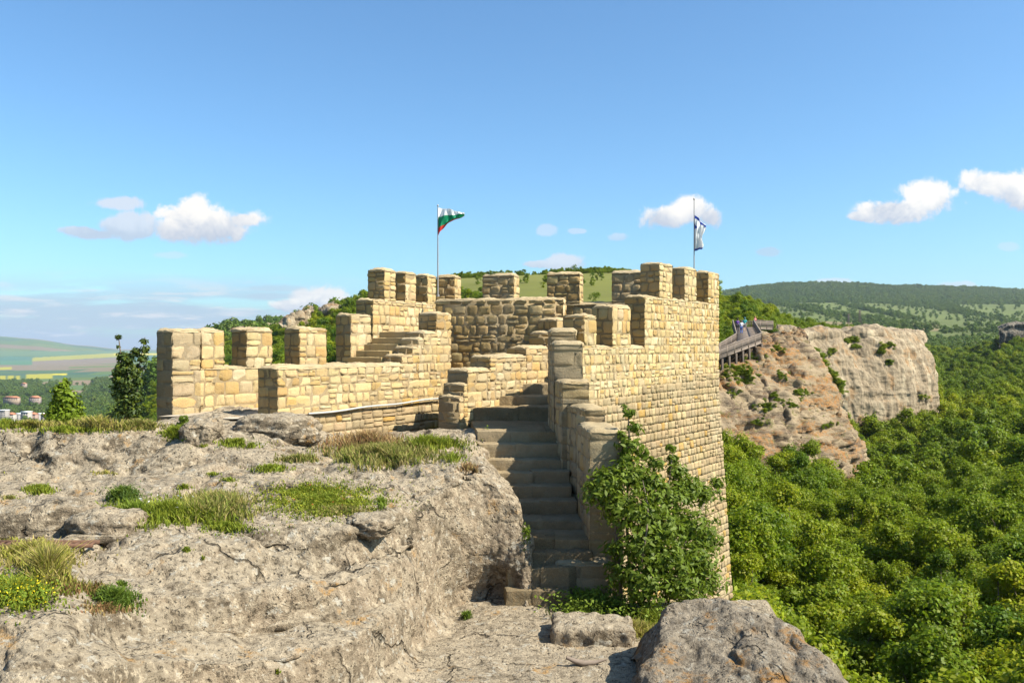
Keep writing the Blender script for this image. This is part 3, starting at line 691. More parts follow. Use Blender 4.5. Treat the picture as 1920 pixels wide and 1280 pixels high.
S_rock = patch(rows, 36, 30, [('f', 1.6, 0.17, 1, 0.45), ('r', 0.9, 0.07, 1, 0.2), ('c', 1.3, 0.12, 1, 0.6), ('v', 0.5, 0.05, 0.0, 1.0), ('f', 0.34, 0.05, 1, 0.35), ('c', 0.45, 0.035, 1, 0.35), ('r', 0.12, 0.016, 1, 0.6), ('v', 0.09, 0.012, 0.2, 1), ('f', 0.055, 0.009)], seed=4, up=(0.2, -0.3, 1),
 mask=lambda i, j: np.clip((i - 6.0) / 0.8, 0, 1) * np.clip((j - 2.5) / 1.5, 0.25, 1), crisp=0.75)
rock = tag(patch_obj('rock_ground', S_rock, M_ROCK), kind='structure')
# floor of the hewn passage and the rock under the camera
u, v = np.meshgrid(np.linspace(-6, 9, 300), np.linspace(4.2, 15, 220))
zf = -4.12 + 0.05 * (v - 10) * -0.2 + 0.10 * fbm(np.stack([u, v, 0 * u], -1) / 1.4, 31) + 0.04 * ridge(np.stack([u, v, 0 * u], -1) / 0.5, 33) + 0.018 * fbm(np.stack([u, v, 0 * u], -1) / 0.12, 37)
zf -= np.clip(u - 3.4 - (v - 9) * 0.15, 0, 9) * 1.6 + np.clip(v - 13.8, 0, 2) * np.clip(u - 0.9, 0, 1) * 0.5
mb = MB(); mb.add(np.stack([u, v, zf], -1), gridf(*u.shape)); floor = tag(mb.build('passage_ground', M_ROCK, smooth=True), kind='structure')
u, v = np.meshgrid(np.linspace(-30, 9, 160), np.linspace(-30, 7.0, 150))
zc = -1.75 - np.clip(v - 2.6, 0, 9) * 0.55 - np.clip(v - 4, 0, 9) * 0.35 - np.clip(u - 3.5, 0, 9) * 1.4 + 0.12 * fbm(np.stack([u, v, 0 * u], -1) / 1.3, 41)
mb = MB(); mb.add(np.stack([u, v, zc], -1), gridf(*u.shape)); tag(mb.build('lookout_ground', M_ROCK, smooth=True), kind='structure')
# boulders
BO = [
 [(1150,1300,12),(1190,1250,12.2),(1250,1215,12.3),(1330,1215,12.5),(1420,1260,12),(1520,1330,11),(1640,1450,10)],
 [(1195,1235,11),(1222,1185,11),(1255,1135,11.2),(1310,1120,11.3),(1375,1132,11.1),(1500,1205,10.1),(1625,1300,8.8)],
 [(1200,1262,10.5),(1228,1205,10.5),(1250,1160,10.7),(1310,1146,10.8),(1372,1152,10.5),(1480,1222,9.6),(1605,1325,8.4)],
 [(1192,1290,10.0),(1215,1240,10.0),(1242,1200,10.1),(1300,1190,10.2),(1360,1200,10),(1430,1262,9.2),(1560,1400,8)],
 [(1165,1320,9.7),(1190,1290,9.6),(1225,1262,9.5),(1290,1270,9.4),(1350,1290,9.1),(1410,1340,8.6),(1520,1470,7.6)],
 [(1130,1400,9),(1170,1400,8.8),(1220,1400,8.5),(1285,1420,8.3),(1350,1440,8.0),(1410,1480,7.8),(1500,1560,7.2)],
]
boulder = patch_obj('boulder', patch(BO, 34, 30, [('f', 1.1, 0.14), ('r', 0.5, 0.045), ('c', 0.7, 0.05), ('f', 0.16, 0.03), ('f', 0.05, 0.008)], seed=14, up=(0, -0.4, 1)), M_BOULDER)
tag(boulder, 'big humped grey rock with orange lichen at the edge above the wooded valley', 'boulder')
mb = MB(); rough_block(mb, [(0.55, 11.7), (1.68, 11.65), (1.72, 12.35), (0.60, 12.45)], -4.4, -3.88, amp=0.07, sc=0.5, res=0.03, seed=61, crown=0.04)
tag(mb.build('stone_block', M_ROCK, smooth=True), 'low squared rock block on the passage floor before the shrub', 'rock')
ROCKS = [  # centre pixel, depth, half sizes (m), label
 ((62, 985), 11.0, (0.80, 0.45, 0.30), 'pale rounded boulder with a dark cleft behind the rusty grating'),
 ((192, 992), 10.9, (0.42, 0.35, 0.22), 'smaller pale boulder right of the cleft one, above the flat slab'),
 ((512, 808), 17.0, (0.78, 0.5, 0.32), 'rugged grey rock lump in front of the long parapet wall'),
 ((372, 815), 16.3, (0.32, 0.4, 0.26), 'rough ochre rock at the foot of the end pillar'),
 ((690, 985), 12.3, (0.33, 0.3, 0.14), 'flat stone lying on the rim of the hewn rock face'),
]
def rock_blob(name, c, r, seed, m, n=44, amp=0.22):
    th, ph = np.meshgrid(np.linspace(0, 2 * np.pi, n * 2), np.linspace(0.02, np.pi - 0.02, n))
    d = np.stack([np.sin(ph) * np.cos(th), np.sin(ph) * np.sin(th), np.cos(ph)], -1)
    d4 = d / (np.abs(d) ** 3).sum(-1, keepdims=True) ** (1 / 3)
    k = 1 + amp * fbm(d * 1.6 + seed * 3.1, seed, 4) + 0.10 * ridge(d * 4 + seed, seed + 2, 3) + 0.02 * vnoise(d * 22, seed + 4)
    mb = MB(); mb.add(d4 * k[..., None] * np.array(r) + np.array(c), gridf(n, 2 * n)[:, ::-1]); return mb.build(name, m, smooth=True)
bv0 = bvh_of(rock)
def on_rock(px, py):
    h = bv0.ray_cast(Vector((0, 0, 0)), Vector(((px - CX) / F, 1, (HY - py) / F)).normalized()); return np.array(h[0])
for i, ((px, py), Y, r, lab) in enumerate(ROCKS):
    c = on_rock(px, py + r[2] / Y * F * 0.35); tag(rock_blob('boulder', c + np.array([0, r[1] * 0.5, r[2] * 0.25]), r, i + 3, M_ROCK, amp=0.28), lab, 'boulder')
mb = MB(); c = on_rock(185, 1012) + np.array([0, 0, 0.05]); rough_block(mb, [(c[0] - 0.36, c[1] - 0.15), (c[0] + 0.34, c[1] - 0.12), (c[0] + 0.38, c[1] + 0.3), (c[0] - 0.34, c[1] + 0.3)], c[2] - 0.07, c[2] + 0.03, amp=0.01, res=0.04, seed=5)
tag(mb.build('stone_slab', M_ROCK, smooth=True), 'thin flat slab with a black front edge below the smaller pale boulder', 'slab')
mb = MB(); c = on_rock(70, 1022) + np.array([0, 0, 0.05])
mb.box(c[0] - 1.1, c[0] + 0.75, c[1] - 0.03, c[1] + 0.0, c[2] - 0.03, c[2] + 0.015)
for x in np.arange(-1.1, 0.75, 0.09): mb.box(c[0] + x, c[0] + x + 0.02, c[1] - 0.17, c[1] - 0.035, c[2] - 0.02, c[2] + 0.01)
mb.box(c[0] - 1.1, c[0] + 0.75, c[1] - 0.20, c[1] - 0.165, c[2] - 0.03, c[2] + 0.013)
tag(mb.build('grating', M_RUST), 'rusty iron grating lying in the rock by the left boulders', 'grating')
mb = MB(); pts = [P(x, y, 10.95) + np.array([0, 0, 0.03]) for x, y in ((1062, 1236), (1078, 1243), (1095, 1247), (1115, 1246), (1138, 1240))]
mb.tube(pts, [0.02, 0.035, 0.04, 0.03, 0.008], 8, (0.33, 0.24, 0.15)); tag(mb.build('driftwood_branch', M_TIMBER, smooth=True), 'short bent piece of dry wood on the passage floor', 'branch')

# ------------------------------------------------------------------ far terrain
COLS = {
 -1500: [(16,1600),(30,1250),(100,1000),(300,880),(700,820),(1100,792),(1700,748),(2600,715),(4000,692),(6500,672),(9000,650),(11000,645),(16000,650)],
 -300: [(16,1600),(30,1250),(100,1000),(300,880),(700,820),(1100,792),(1700,748),(2600,715),(4000,692),(6500,672),(9000,636),(11000,631),(16000,645)],
 0: [(16,1600),(30,1300),(100,1050),(300,900),(700,830),(1100,792),(1700,746),(2600,714),(4000,691),(6500,674),(9000,634),(11000,630),(16000,640)],
 60: [(16,1600),(30,1300),(100,1050),(300,900),(700,830),(1100,792),(1700,745),(2600,712),(4000,690),(6500,674),(9000,638),(11000,634),(16000,645)],
 150: [(16,1600),(30,1300),(100,1050),(300,900),(700,820),(1100,785),(1700,742),(2600,711),(4000,690),(6500,674),(9000,652),(11000,647),(16000,650)],
 230: [(16,1600),(30,1250),(100,1000),(200,900),(350,810),(500,775),(1100,765),(1700,740),(2600,710),(4000,688),(6500,672),(11000,655),(16000,655)],
 300: [(16,1600),(30,1250),(100,1000),(200,860),(350,740),(500,690),(700,700),(1100,760),(1700,740),(2600,710),(4000,688),(6500,672),(11000,658),(16000,656)],
 420: [(16,1600),(30,1200),(100,900),(200,740),(350,650),(600,624),(800,612),(1000,640),(1700,700),(4000,680),(11000,658),(16000,656)],
 520: [(16,1600),(30,1100),(100,850),(200,690),(300,612),(450,640),(800,597),(1200,640),(4000,675),(11000,658),(16000,656)],
 600: [(16,1600),(30,1050),(100,800),(200,660),(300,577),(450,620),(800,598),(1200,640),(4000,675),(11000,658),(16000,656)],
 690: [(16,1600),(30,1050),(100,760),(200,620),(300,558),(450,570),(900,640),(4000,675),(11000,658),(16000,656)],
 800: [(16,1600),(30,1050),(60,700),(120,620),(200,566),(320,535),(500,545),(900,640),(4000,675),(11000,658),(16000,656)],
 860: [(16,1600),(30,1050),(60,700),(120,620),(200,570),(350,520),(500,530),(1500,600),(4000,640),(16000,656)],
 1000: [(16,1600),(30,1050),(60,700),(120,620),(200,570),(350,514),(500,530),(1500,600),(4000,640),(16000,656)],
 1150: [(16,1600),(30,1050),(60,720),(120,625),(200,570),(350,511),(500,530),(1500,600),(4000,640),(16000,656)],
 1250: [(16,1600),(30,1100),(60,800),(90,720),(120,640),(200,585),(300,530),(500,540),(1500,600),(3000,560),(16000,656)],
 1350: [(16,1600),(30,1250),(60,900),(90,760),(120,650),(160,590),(220,545),(300,560),(900,605),(2000,565),(3000,545),(5000,560),(16000,650)],
 1420: [(16,1600),(30,1250),(60,905),(76,850),(90,810),(105,660),(130,625),(180,585),(230,568),(300,590),(900,610),(1500,590),(2200,560),(3000,533),(5000,560),(16000,650)],
 1500: [(16,1600),(30,1330),(40,1200),(60,950),(85,862),(120,820),(140,690),(160,632),(220,610),(300,606),(400,625),(700,625),(1100,605),(1800,575),(2300,560),(3000,530),(5000,560),(16000,650)],
 1600: [(16,1700),(22,1500),(30,1300),(45,1120),(60,970),(90,885),(130,850),(160,812),(172,640),(190,622),(250,618),(350,625),(500,630),(800,620),(1100,608),(1800,575),(2300,557),(3000,530),(5000,560),(16000,650)],
 1690: [(16,1700),(22,1500),(30,1300),(45,1100),(60,1000),(90,900),(130,840),(172,790),(184,650),(200,624),(250,622),(350,632),(500,638),(800,625),(1100,610),(1800,578),(2300,562),(3000,536),(5000,560),(16000,650)],
 1765: [(16,1700),(22,1500),(30,1280),(45,1080),(60,980),(90,880),(130,820),(180,765),(250,722),(350,690),(500,660),(800,630),(1100,612),(1800,580),(2300,562),(3000,539),(5000,560),(16000,650)],
 1850: [(16,1700),(22,1500),(30,1280),(45,1080),(60,970),(90,870),(130,800),(180,755),(250,715),(350,675),(500,645),(800,626),(1100,612),(1800,580),(2300,562),(3000,541),(5000,560),(16000,650)],
 1920: [(16,1700),(22,1500),(30,1280),(45,1070),(60,960),(90,860),(130,790),(180,745),(250,700),(350,655),(420,622),(500,618),(800,622),(1100,612),(1800,580),(2300,562),(3000,545),(5000,560),(16000,650)],
 2400: [(16,1700),(22,1500),(30,1280),(45,1060),(60,950),(90,840),(130,770),(180,720),(250,680),(350,635),(420,600),(500,590),(800,600),(1100,600),(1800,580),(2300,562),(3000,545),(5000,560),(16000,650)],
 3400: [(16,1700),(30,1280),(60,950),(130,770),(250,680),(420,600),(800,600),(1800,580),(3000,545),(16000,650)],
}
ck = np.array(sorted(COLS)); lY = np.linspace(math.log(16), math.log(16000), 700)
Ht = np.array([np.interp(lY, [math.log(a) for a, b in COLS[k]], [(HY - b) / F for a, b in COLS[k]]) for k in ck])   # tan(elevation)
kern = np.hanning(9); kern /= kern.sum()
Ht = np.array([np.convolve(np.pad(r, 4, 'edge'), kern, 'valid') for r in Ht])
def forest(px, Y):
    """how much tree cover stands on the ground there (0..1)"""
    px = np.asarray(px, float); Y = np.asarray(Y, float)
    n = fbm(np.stack([px / F * Y / (0.06 * Y + 9), Y / (0.06 * Y + 9), 0 * Y], -1), 77, 3)
    nf = fbm(np.stack([px / F * Y / (0.02 * Y + 8), Y / (0.04 * Y + 8), 0 * Y], -1), 78, 4)
    r = np.zeros(np.broadcast(px, Y).shape)
    r = np.where((px > 1345) & (Y < 480), 1.0, r)
    r = np.where((px > 1700) & (Y < 1100), 1.0, r)
    r = np.where((px > 1345) & (Y >= 300) & (Y < 820), 1.0, r)
    r = np.where((px > 1345) & (Y >= 820) & (Y < 2050), np.clip((nf - 0.10) * 3.0, 0.05, 0.8), r)
    r = np.where((px > 1300) & (Y >= 2050) & (Y < 3600), 1.0, r)
    r = np.where((px > 820) & (px < 1260) & (Y > 130) & (Y < 335), np.where(nf > 0.36, 0.5, 0.02), r)
    r = np.where((px > 700) & (px < 1345) & (Y >= 345) & (Y < 400), np.where(n > -0.22, 0.9, 0.25), r)
    r = np.where((px >= 1230) & (px < 1345) & (Y > 110) & (Y < 345), 1.0, r)
    r = np.where((px > 200) & (px < 760) & (Y > 90) & (Y < 1300), 1.0, r)
    r = np.where((px < 450) & (Y > 60) & (Y < 1750), np.where(n > -0.28, 1.0, 0.15), r)
    r = np.where((px < 130) & (px > -80) & (Y > 1000) & (Y < 1330), 0.15, r)
    r = np.where((px < 450) & (Y >= 1750) & (Y < 2500), np.where(n > -0.12 + (Y - 1750) / 2400, 0.95, 0.03), r)
    r = np.where((px > 1000) & (px < 1350) & (Y > 29) & (Y < 115), 1.0, r)
    return r
def tanel(px, Y):
    px = np.asarray(px, float); Y = np.asarray(Y, float)
    i = np.clip(np.searchsorted(ck, px) - 1, 0, len(ck) - 2); f = np.clip((px - ck[i]) / (ck[i + 1] - ck[i]), 0, 1); f = f * f * (3 - 2 * f) * 0.5 + f * 0.5
    t = (np.log(Y) - lY[0]) / (lY[-1] - lY[0]) * (len(lY) - 1); t = np.clip(t, 0, len(lY) - 1.001); j = t.astype(int); g_ = t - j
    return (Ht[i, j] * (1 - g_) + Ht[i, j + 1] * g_) * (1 - f) + (Ht[i + 1, j] * (1 - g_) + Ht[i + 1, j + 1] * g_) * f
def ground(px, Y):
    px = np.asarray(px, float); Y = np.asarray(Y, float); x = (px - CX) / F * Y
    z = tanel(px, Y) * Y
    cov2 = (px > 1000) & (px <= 1345) & (Y > 27) & (Y < 115)
    th = np.where(Y < 95, 3.4, np.where(Y < 480, 3.8, np.where(Y < 1000, 8.0, 8.0)))
    cover = np.where(((px > 1345) | (px < 780)) & (Y < 3600), 1.0, 0.0)
    cover = np.where((px > 1345) & (Y > 820) & (Y < 2050), 0.1, cover); cover = np.where((px < 450) & (Y > 1750), 0, cover)
    cover = np.where((px > 1380) & (px < 1720) & (Y > 150) & (Y < 300), 0.45, cover)
    cover = np.where(cov2, 1.0, cover)
    z = z - th * cover
    p = np.stack([x, Y, 0 * x], -1)
    z = z + np.minimum(Y, 4000) * 0.0022 * fbm(p / (0.12 * Y[..., None] + 6), 91, 3) * np.where(Y > 60, 1, 0.5)
    return z
pxs = np.concatenate([np.linspace(-1500, -120, 40), np.linspace(-110, 2030, 560), np.linspace(2045, 3400, 40)])
Yr = np.exp(np.linspace(math.log(16), math.log(16000), 620))
PX, YY = np.meshgrid(pxs, Yr); ZZ = ground(PX, YY); XX = (PX - CX) / F * YY
C = np.zeros(PX.shape + (3,)); C[:] = (0.10, 0.13, 0.035)
n = fbm(np.stack([XX / 60, YY / 60, 0 * XX], -1), 51, 4)[..., None]
C[:] = C * (1 - 0.3 * n)
mead = (PX > 780) & (PX < 1300) & (YY > 130) & (YY < 420)
C[mead] = (np.array([0.135, 0.140, 0.032]) * (1 + 0.35 * n))[mead]
rm = (PX > 1345) & (YY > 900) & (YY < 2100)
C[rm] = (np.array([0.105, 0.130, 0.035]) * (1 + 0.3 * n))[rm]
pyv = HY - ZZ / YY * F
tan = rm & (YY > 950) & (YY < 1180) & (PX < 1760); C[tan] = (0.20, 0.155, 0.08)
fr = forest(PX, YY) > 0.5; C[fr] = C[fr] * 0.35 + np.array((0.06, 0.10, 0.015)) * 0.65
# field strips on the far plain, cut by long straight edges
lf = (PX < 620) & (YY > 1750)
cell = np.floor(YY ** 0.55 / 4.2 + XX / 2600.0 + 0.7 * fbm(np.stack([XX / 900, YY / 900, 0 * XX], -1), 5, 2)); cx_ = np.floor((XX + YY * 0.3) / (500 + 120 * (cell % 3)))
hsh = _h(cell.astype(int), cx_.astype(int), 0 * cell.astype(int), 9)
fcols = np.array([(0.12, 0.20, 0.06), (0.09, 0.17, 0.08), (0.30, 0.22, 0.14), (0.16, 0.22, 0.07), (0.07, 0.15, 0.09), (0.26, 0.20, 0.12), (0.13, 0.19, 0.05)])
fcols = fcols * 0.7; fc = fcols[np.minimum((hsh * 7).astype(int), 6)]; C[lf] = fc[lf]
def strip(pa, pb, ya, yb, col, sl=0.0):
    yy = pyv + (PX - (pa + pb) / 2) * sl
    m_ = (PX > pa) & (PX < pb) & (yy > ya) & (yy < yb) & (YY > 1750); C[m_] = col
strip(-400, 420, 658, 667, (0.10, 0.17, 0.08)); strip(-400, 420, 668, 676, (0.06, 0.15, 0.10)); strip(-400, 60, 676, 684, (0.07, 0.17, 0.09))
strip(62, 235, 665.5, 673, (0.30, 0.28, 0.035), 0.055); strip(215, 330, 662, 665.5, (0.50, 0.42, 0.03)); strip(60, 240, 673, 684, (0.20, 0.155, 0.11), 0.045)
strip(-400, 130, 684, 694, (0.19, 0.15, 0.10)); strip(-400, 22, 694, 699, (0.33, 0.30, 0.03), 0.03)
strip(0, 12, 704, 711, (0.33, 0.30, 0.03)); strip(15, 26, 704, 711, (0.33, 0.30, 0.03)); strip(28, 38, 704, 711, (0.33, 0.30, 0.03)); strip(48, 98, 701, 710, (0.33, 0.30, 0.03), 0.02); strip(98, 125, 700, 703, (0.50, 0.42, 0.03))
mb = MB(); mb.add(np.stack([XX, YY, ZZ], -1), gridf(*PX.shape), C.reshape(-1, 3)); terr = tag(mb.build('terrain', M_TERRAIN, smooth=True), kind='structure')
mb = MB(); mb.box(-17000, 17000, -17000, 17500, -131, -130, (0.10, 0.14, 0.05)); tag(mb.build('valley_ground', M_TERRAIN), kind='structure')

# ------------------------------------------------------------------ cliffs beyond the tower
SL = [
 [(1240,720,104),(1300,690,104),(1350,676,106),(1400,662,108),(1430,636,111),(1470,630,120),(1500,626,134)],
 [(1240,720,93),(1300,705,93),(1350,692,96),(1400,675,100),(1440,652,105),(1480,645,112),(1510,640,124)],
 [(1240,760,86),(1300,745,87),(1350,738,90),(1410,720,95),(1460,697,100),(1505,682,107),(1535,690,118)],
 [(1240,800,80),(1300,795,82),(1360,790,85),(1430,775,89),(1490,755,94),(1545,750,100),(1572,762,112)],
 [(1240,870,77),(1300,860,78),(1370,850,80),(1440,835,84),(1510,820,89),(1575,808,95),(1600,820,108)],
 [(1240,950,76),(1300,930,76),(1380,930,78),(1450,900,82),(1520,890,86),(1592,868,92),(1617,872,105)],
 [(1240,1080,76),(1300,1060,76),(1380,1040,78),(1450,1000,82),(1520,990,86),(1592,980,92),(1620,990,105)],
]
rows = [r + [(P(*r[-1])[0] + 0.6, r[-1][2] + 12, P(*r[-1])[2] - 1.5, 1)] for r in SL]
slope = tag(patch_obj('rocky_slope_terrain', patch(rows, 40, 34, [('f', 9, 1.5), ('r', 4.0, 0.8), ('s', 1.3, 0.60), ('c', 3.0, 0.5), ('r', 0.9, 0.16), ('f', 0.35, 0.08)], seed=21, up=(0.3, -1, 0.5)), M_SLOPE), kind='structure')
BL = [
 [(1380,630,235),(1440,628,235),(1500,626,235),(1570,626,235),(1640,625,235),(1700,626,235),(1722,628,235),(1730,640,235)],
 [(1400,640,150),(1440,628,152),(1500,621,160),(1570,619,168),(1640,618,172),(1695,621,180),(1722,632,192),(1736,650,215)],
 [(1410,652,147),(1445,650,148),(1510,646,152),(1580,642,159),(1650,640,164),(1708,642,171),(1738,655,184),(1750,675,208)],
 [(1430,700,146),(1475,700,147),(1535,700,150),(1590,700,155),(1660,695,160),(1722,690,168),(1753,695,182),(1758,705,208)],
 [(1450,760,147),(1505,760,148),(1555,760,150),(1610,760,154),(1670,752,159),(1727,742,167),(1755,735,182),(1757,740,208)],
 [(1480,850,150),(1550,850,151),(1592,850,153),(1632,840,156),(1680,826,161),(1728,800,168),(1750,780,182),(1752,780,208)],
 [(1480,960,151),(1550,960,152),(1592,960,154),(1632,950,157),(1680,930,162),(1725,900,169),(1745,860,183),(1748,860,208)],
]
bluff = tag(patch_obj('cliff_terrain', patch(BL, 44, 40, [('f', 14, 2.0), ('v', 6, 1.2), ('s', 2.6, 0.28), ('v', 2.0, 0.35), ('r', 1.6, 0.30), ('f', 0.6, 0.14)], seed=25, up=(0.3, -1, 0.2)), M_BLUFF), kind='structure')
# outcrops on the far left hill and on the right rim
def outcrop(pts, seed, h, amp=1.0, depth=20, m=M_BLUFF):
    rows = [[P(px, py, Y + depth) for px, py, Y in pts], [P(px, py, Y) for px, py, Y in pts], [P(px, py + h * 0.45, Y - 1.5) for px, py, Y in pts], [P(px, py + h, Y - 2.5) for px, py, Y in pts], [P(px, py + h * 2, Y) for px, py, Y in pts]]
    rows = [[tuple(p) + (1,) for p in r] for r in rows]
    return tag(patch_obj('cliff_terrain', patch(rows, 14, 16, [('f', 8, 2.2 * amp), ('v', 4, 1.6 * amp), ('r', 2.5, 0.7 * amp)], seed=seed, up=(0, -1, 0.3)), m), kind='structure')
outcrop([(528, 612, 270), (545, 597, 272), (560, 590, 276), (575, 581, 280), (588, 580, 284)], 3, 24)
outcrop([(600, 585, 283), (612, 580, 280), (625, 576, 280), (640, 579, 284), (668, 584, 290), (700, 588, 290)], 5, 34)
outcrop([(430, 618, 560), (455, 614, 560), (490, 610, 560), (520, 608, 560)], 7, 12, 0.8)
outcrop([(1872, 616, 395), (1890, 608, 395), (1920, 605, 395), (1980, 604, 395), (2080, 602, 395)], 9, 22, 0.7, m=M_DARKROCK)

# ------------------------------------------------------------------ foliage prototypes
def leaf_cards(mb, cen, nrm, size, rnd, col, asp=0.62):
    n = len(cen); t = rnd.normal(size=(n, 3)); t -= (t * nrm).sum(1, keepdims=True) * nrm; t /= np.linalg.norm(t, axis=1, keepdims=True) + 1e-9
    b = np.cross(nrm, t); s = np.asarray(size)[:, None] if hasattr(size, '__len__') else size
    v = np.stack([cen - t * s, cen - b * s * asp + nrm * s * 0.12, cen + t * s, cen + b * s * asp + nrm * s * 0.12], 1)
    mb.add(v.reshape(-1, 3), np.arange(4 * n).reshape(n, 4), np.repeat(col, 4, 0))
def crown_pts(rnd, blobs, n, inner=0.25):
    w_ = np.array([b[3] ** 2 for b in blobs]); k = rnd.choice(len(blobs), n, p=w_ / w_.sum()); B_ = np.array(blobs)[k]
    d = rnd.normal(size=(n, 3)); d /= np.linalg.norm(d, axis=1, keepdims=True)
    r = rnd.uniform(inner, 1, n) ** 0.45 * (1 + 0.45 * vnoise(d * 2.2 + k[:, None] * 7.1, 3) + 0.2 * vnoise(d * 6 + k[:, None] * 3.3, 4)) * (1 + np.abs(rnd.normal(0, 0.10, n)))
    sq = np.array([1, 1, 0.8])
    c = B_[:, :3] + d * r[:, None] * B_[:, 3:4] * sq
    nr = d * 0.9 + rnd.normal(size=(n, 3)) * 0.55 + np.array([0, 0, 0.45]); nr /= np.linalg.norm(nr, axis=1, keepdims=True)
    return c, nr
def tree_blobs(rnd, R, H, n, base=0.28):
    out_ = []
    for i in range(n):
        z = rnd.uniform(base, 0.92); prof = math.sin(math.pi * min(1, (z - base * 0.5) / (1.05 - base * 0.5)) ** 0.8) ** 0.7
        a = rnd.uniform(0, 6.283); rr = R * prof * rnd.uniform(0.25, 0.85)
        out_.append((rr * math.cos(a), rr * math.sin(a), z * H, R * rnd.uniform(0.26, 0.42)))
    out_.append((0, 0, H * 0.86, R * 0.33)); return out_
proto_col = bpy.data.collections.new("prototypes")      # not linked to the scene: only mesh data is taken from it
def crown_mesh(seed, R, H, nb, nl, size, m, coll=None, base=0.28, cvar=0.25):
    rnd = np.random.default_rng(seed); bl = tree_blobs(rnd, R, H, nb, base); c, nr = crown_pts(rnd, bl, nl)
    col = (1 + rnd.uniform(-cvar, cvar, (nl, 1))) * np.array([[1, 1, 1]]) * (1 + rnd.normal(0, 0.06, (nl, 3)))
    mb = MB(); leaf_cards(mb, c, nr, size * rnd.uniform(0.6, 1.25, nl), rnd, col)
    o = mb.build('crown', m, coll=proto_col if coll is None else coll)
    return o, bl
def trunk_mesh(seed, H, bl, r0=0.09, coll=None):
    rnd = np.random.default_rng(seed); mb = MB(); w0 = rnd.normal(0, 0.1, 2)
    pts = [np.array([w0[0] * t, w0[1] * t * 1.5, t * H * 0.85]) for t in np.linspace(-0.12, 1, 7)]
    mb.tube(pts, [r0 * (1.15 - t) for t in np.linspace(0, 1, 7)], 7)
    for b in bl[:9]:
        e = np.array(b[:3]); s_ = np.array([0, 0, max(0.12 * H, e[2] * 0.55)]); m_ = (s_ + e) / 2 + rnd.normal(0, 0.05, 3) * H
        mb.tube([s_, m_, e], [r0 * 0.5, r0 * 0.32, r0 * 0.12], 5)
    return mb.build('trunk', M_BARK, coll=coll or proto_col, smooth=True)
near = []
for k in range(6):
    R, H = [(1.7, 4.4), (1.5, 4.9), (2.0, 4.2), (1.3, 5.0), (1.8, 3.8), (1.6, 4.6)][k]
    cr, bl = crown_mesh(100 + k, R, H, 26, 8200, 0.088, M_WOOD_LEAF); tr = trunk_mesh(200 + k, H, bl)
    near.append((cr, tr))
rt = random.Random(5)
KIND = ['rounded bushy green tree in the dense wood on the slope below the tower', 'slim upright green tree in the dense wood on the slope below the tower', 'broad spreading green tree in the dense wood on the slope below the tower']
spots = []; r2 = np.random.default_rng(8)
tries = 0
while len(spots) < 292 and tries < 60000:
    tries += 1
    Y = math.sqrt(r2.uniform(23.5 ** 2, 82 ** 2)); px = r2.uniform(1352, 1990)
    x = (px - CX) / F * Y
    if Y < 29 and x < 7.6: continue
    if x < 6.8 + 0.0 * Y: continue
    if Y > (76 if px < 1480 else 82) and px < 1600: continue
    if any((x - a) ** 2 + (Y - b) ** 2 < (1.45 + 0.008 * Y) ** 2 for a, b, *_ in spots): continue
    spots.append((x, Y, px))
spots.sort(key=lambda s: s[1])
for i, (x, Y, px) in enumerate(spots):
    k = i % 6; cr, tr = near[k]; s_ = rt.uniform(0.62, 1.22)
    z = float(ground(np.array([px]), np.array([Y]))[0]) - 0.1
    kd = KIND[{0: 0, 1: 1, 2: 2, 3: 1, 4: 2, 5: 0}[k]]
    pxx = 960 + F * x / Y
    where = 'next to the foot of the tower' if pxx < 1470 and Y < 52 else ('below the big humped boulder' if Y < 40 and pxx < 1720 else ('near the right edge of the picture' if pxx > 1720 else 'towards the orange rock slope'))
    kd2 = kd.replace('on the slope below the tower', where)
    t = empty('broadleaf_tree', kd2, 'tree', (x, Y, z), ['rounded trees on the wooded slope', 'slim trees on the wooded slope', 'broad trees on the wooded slope'][KIND.index(kd)])
    t.scale = (s_, s_, s_ * rt.uniform(0.9, 1.1)); t.rotation_euler = (0, 0, rt.uniform(0, 6.28))
    for src in (cr, tr):
        c = src.copy(); SC.collection.objects.link(c); c.parent = t

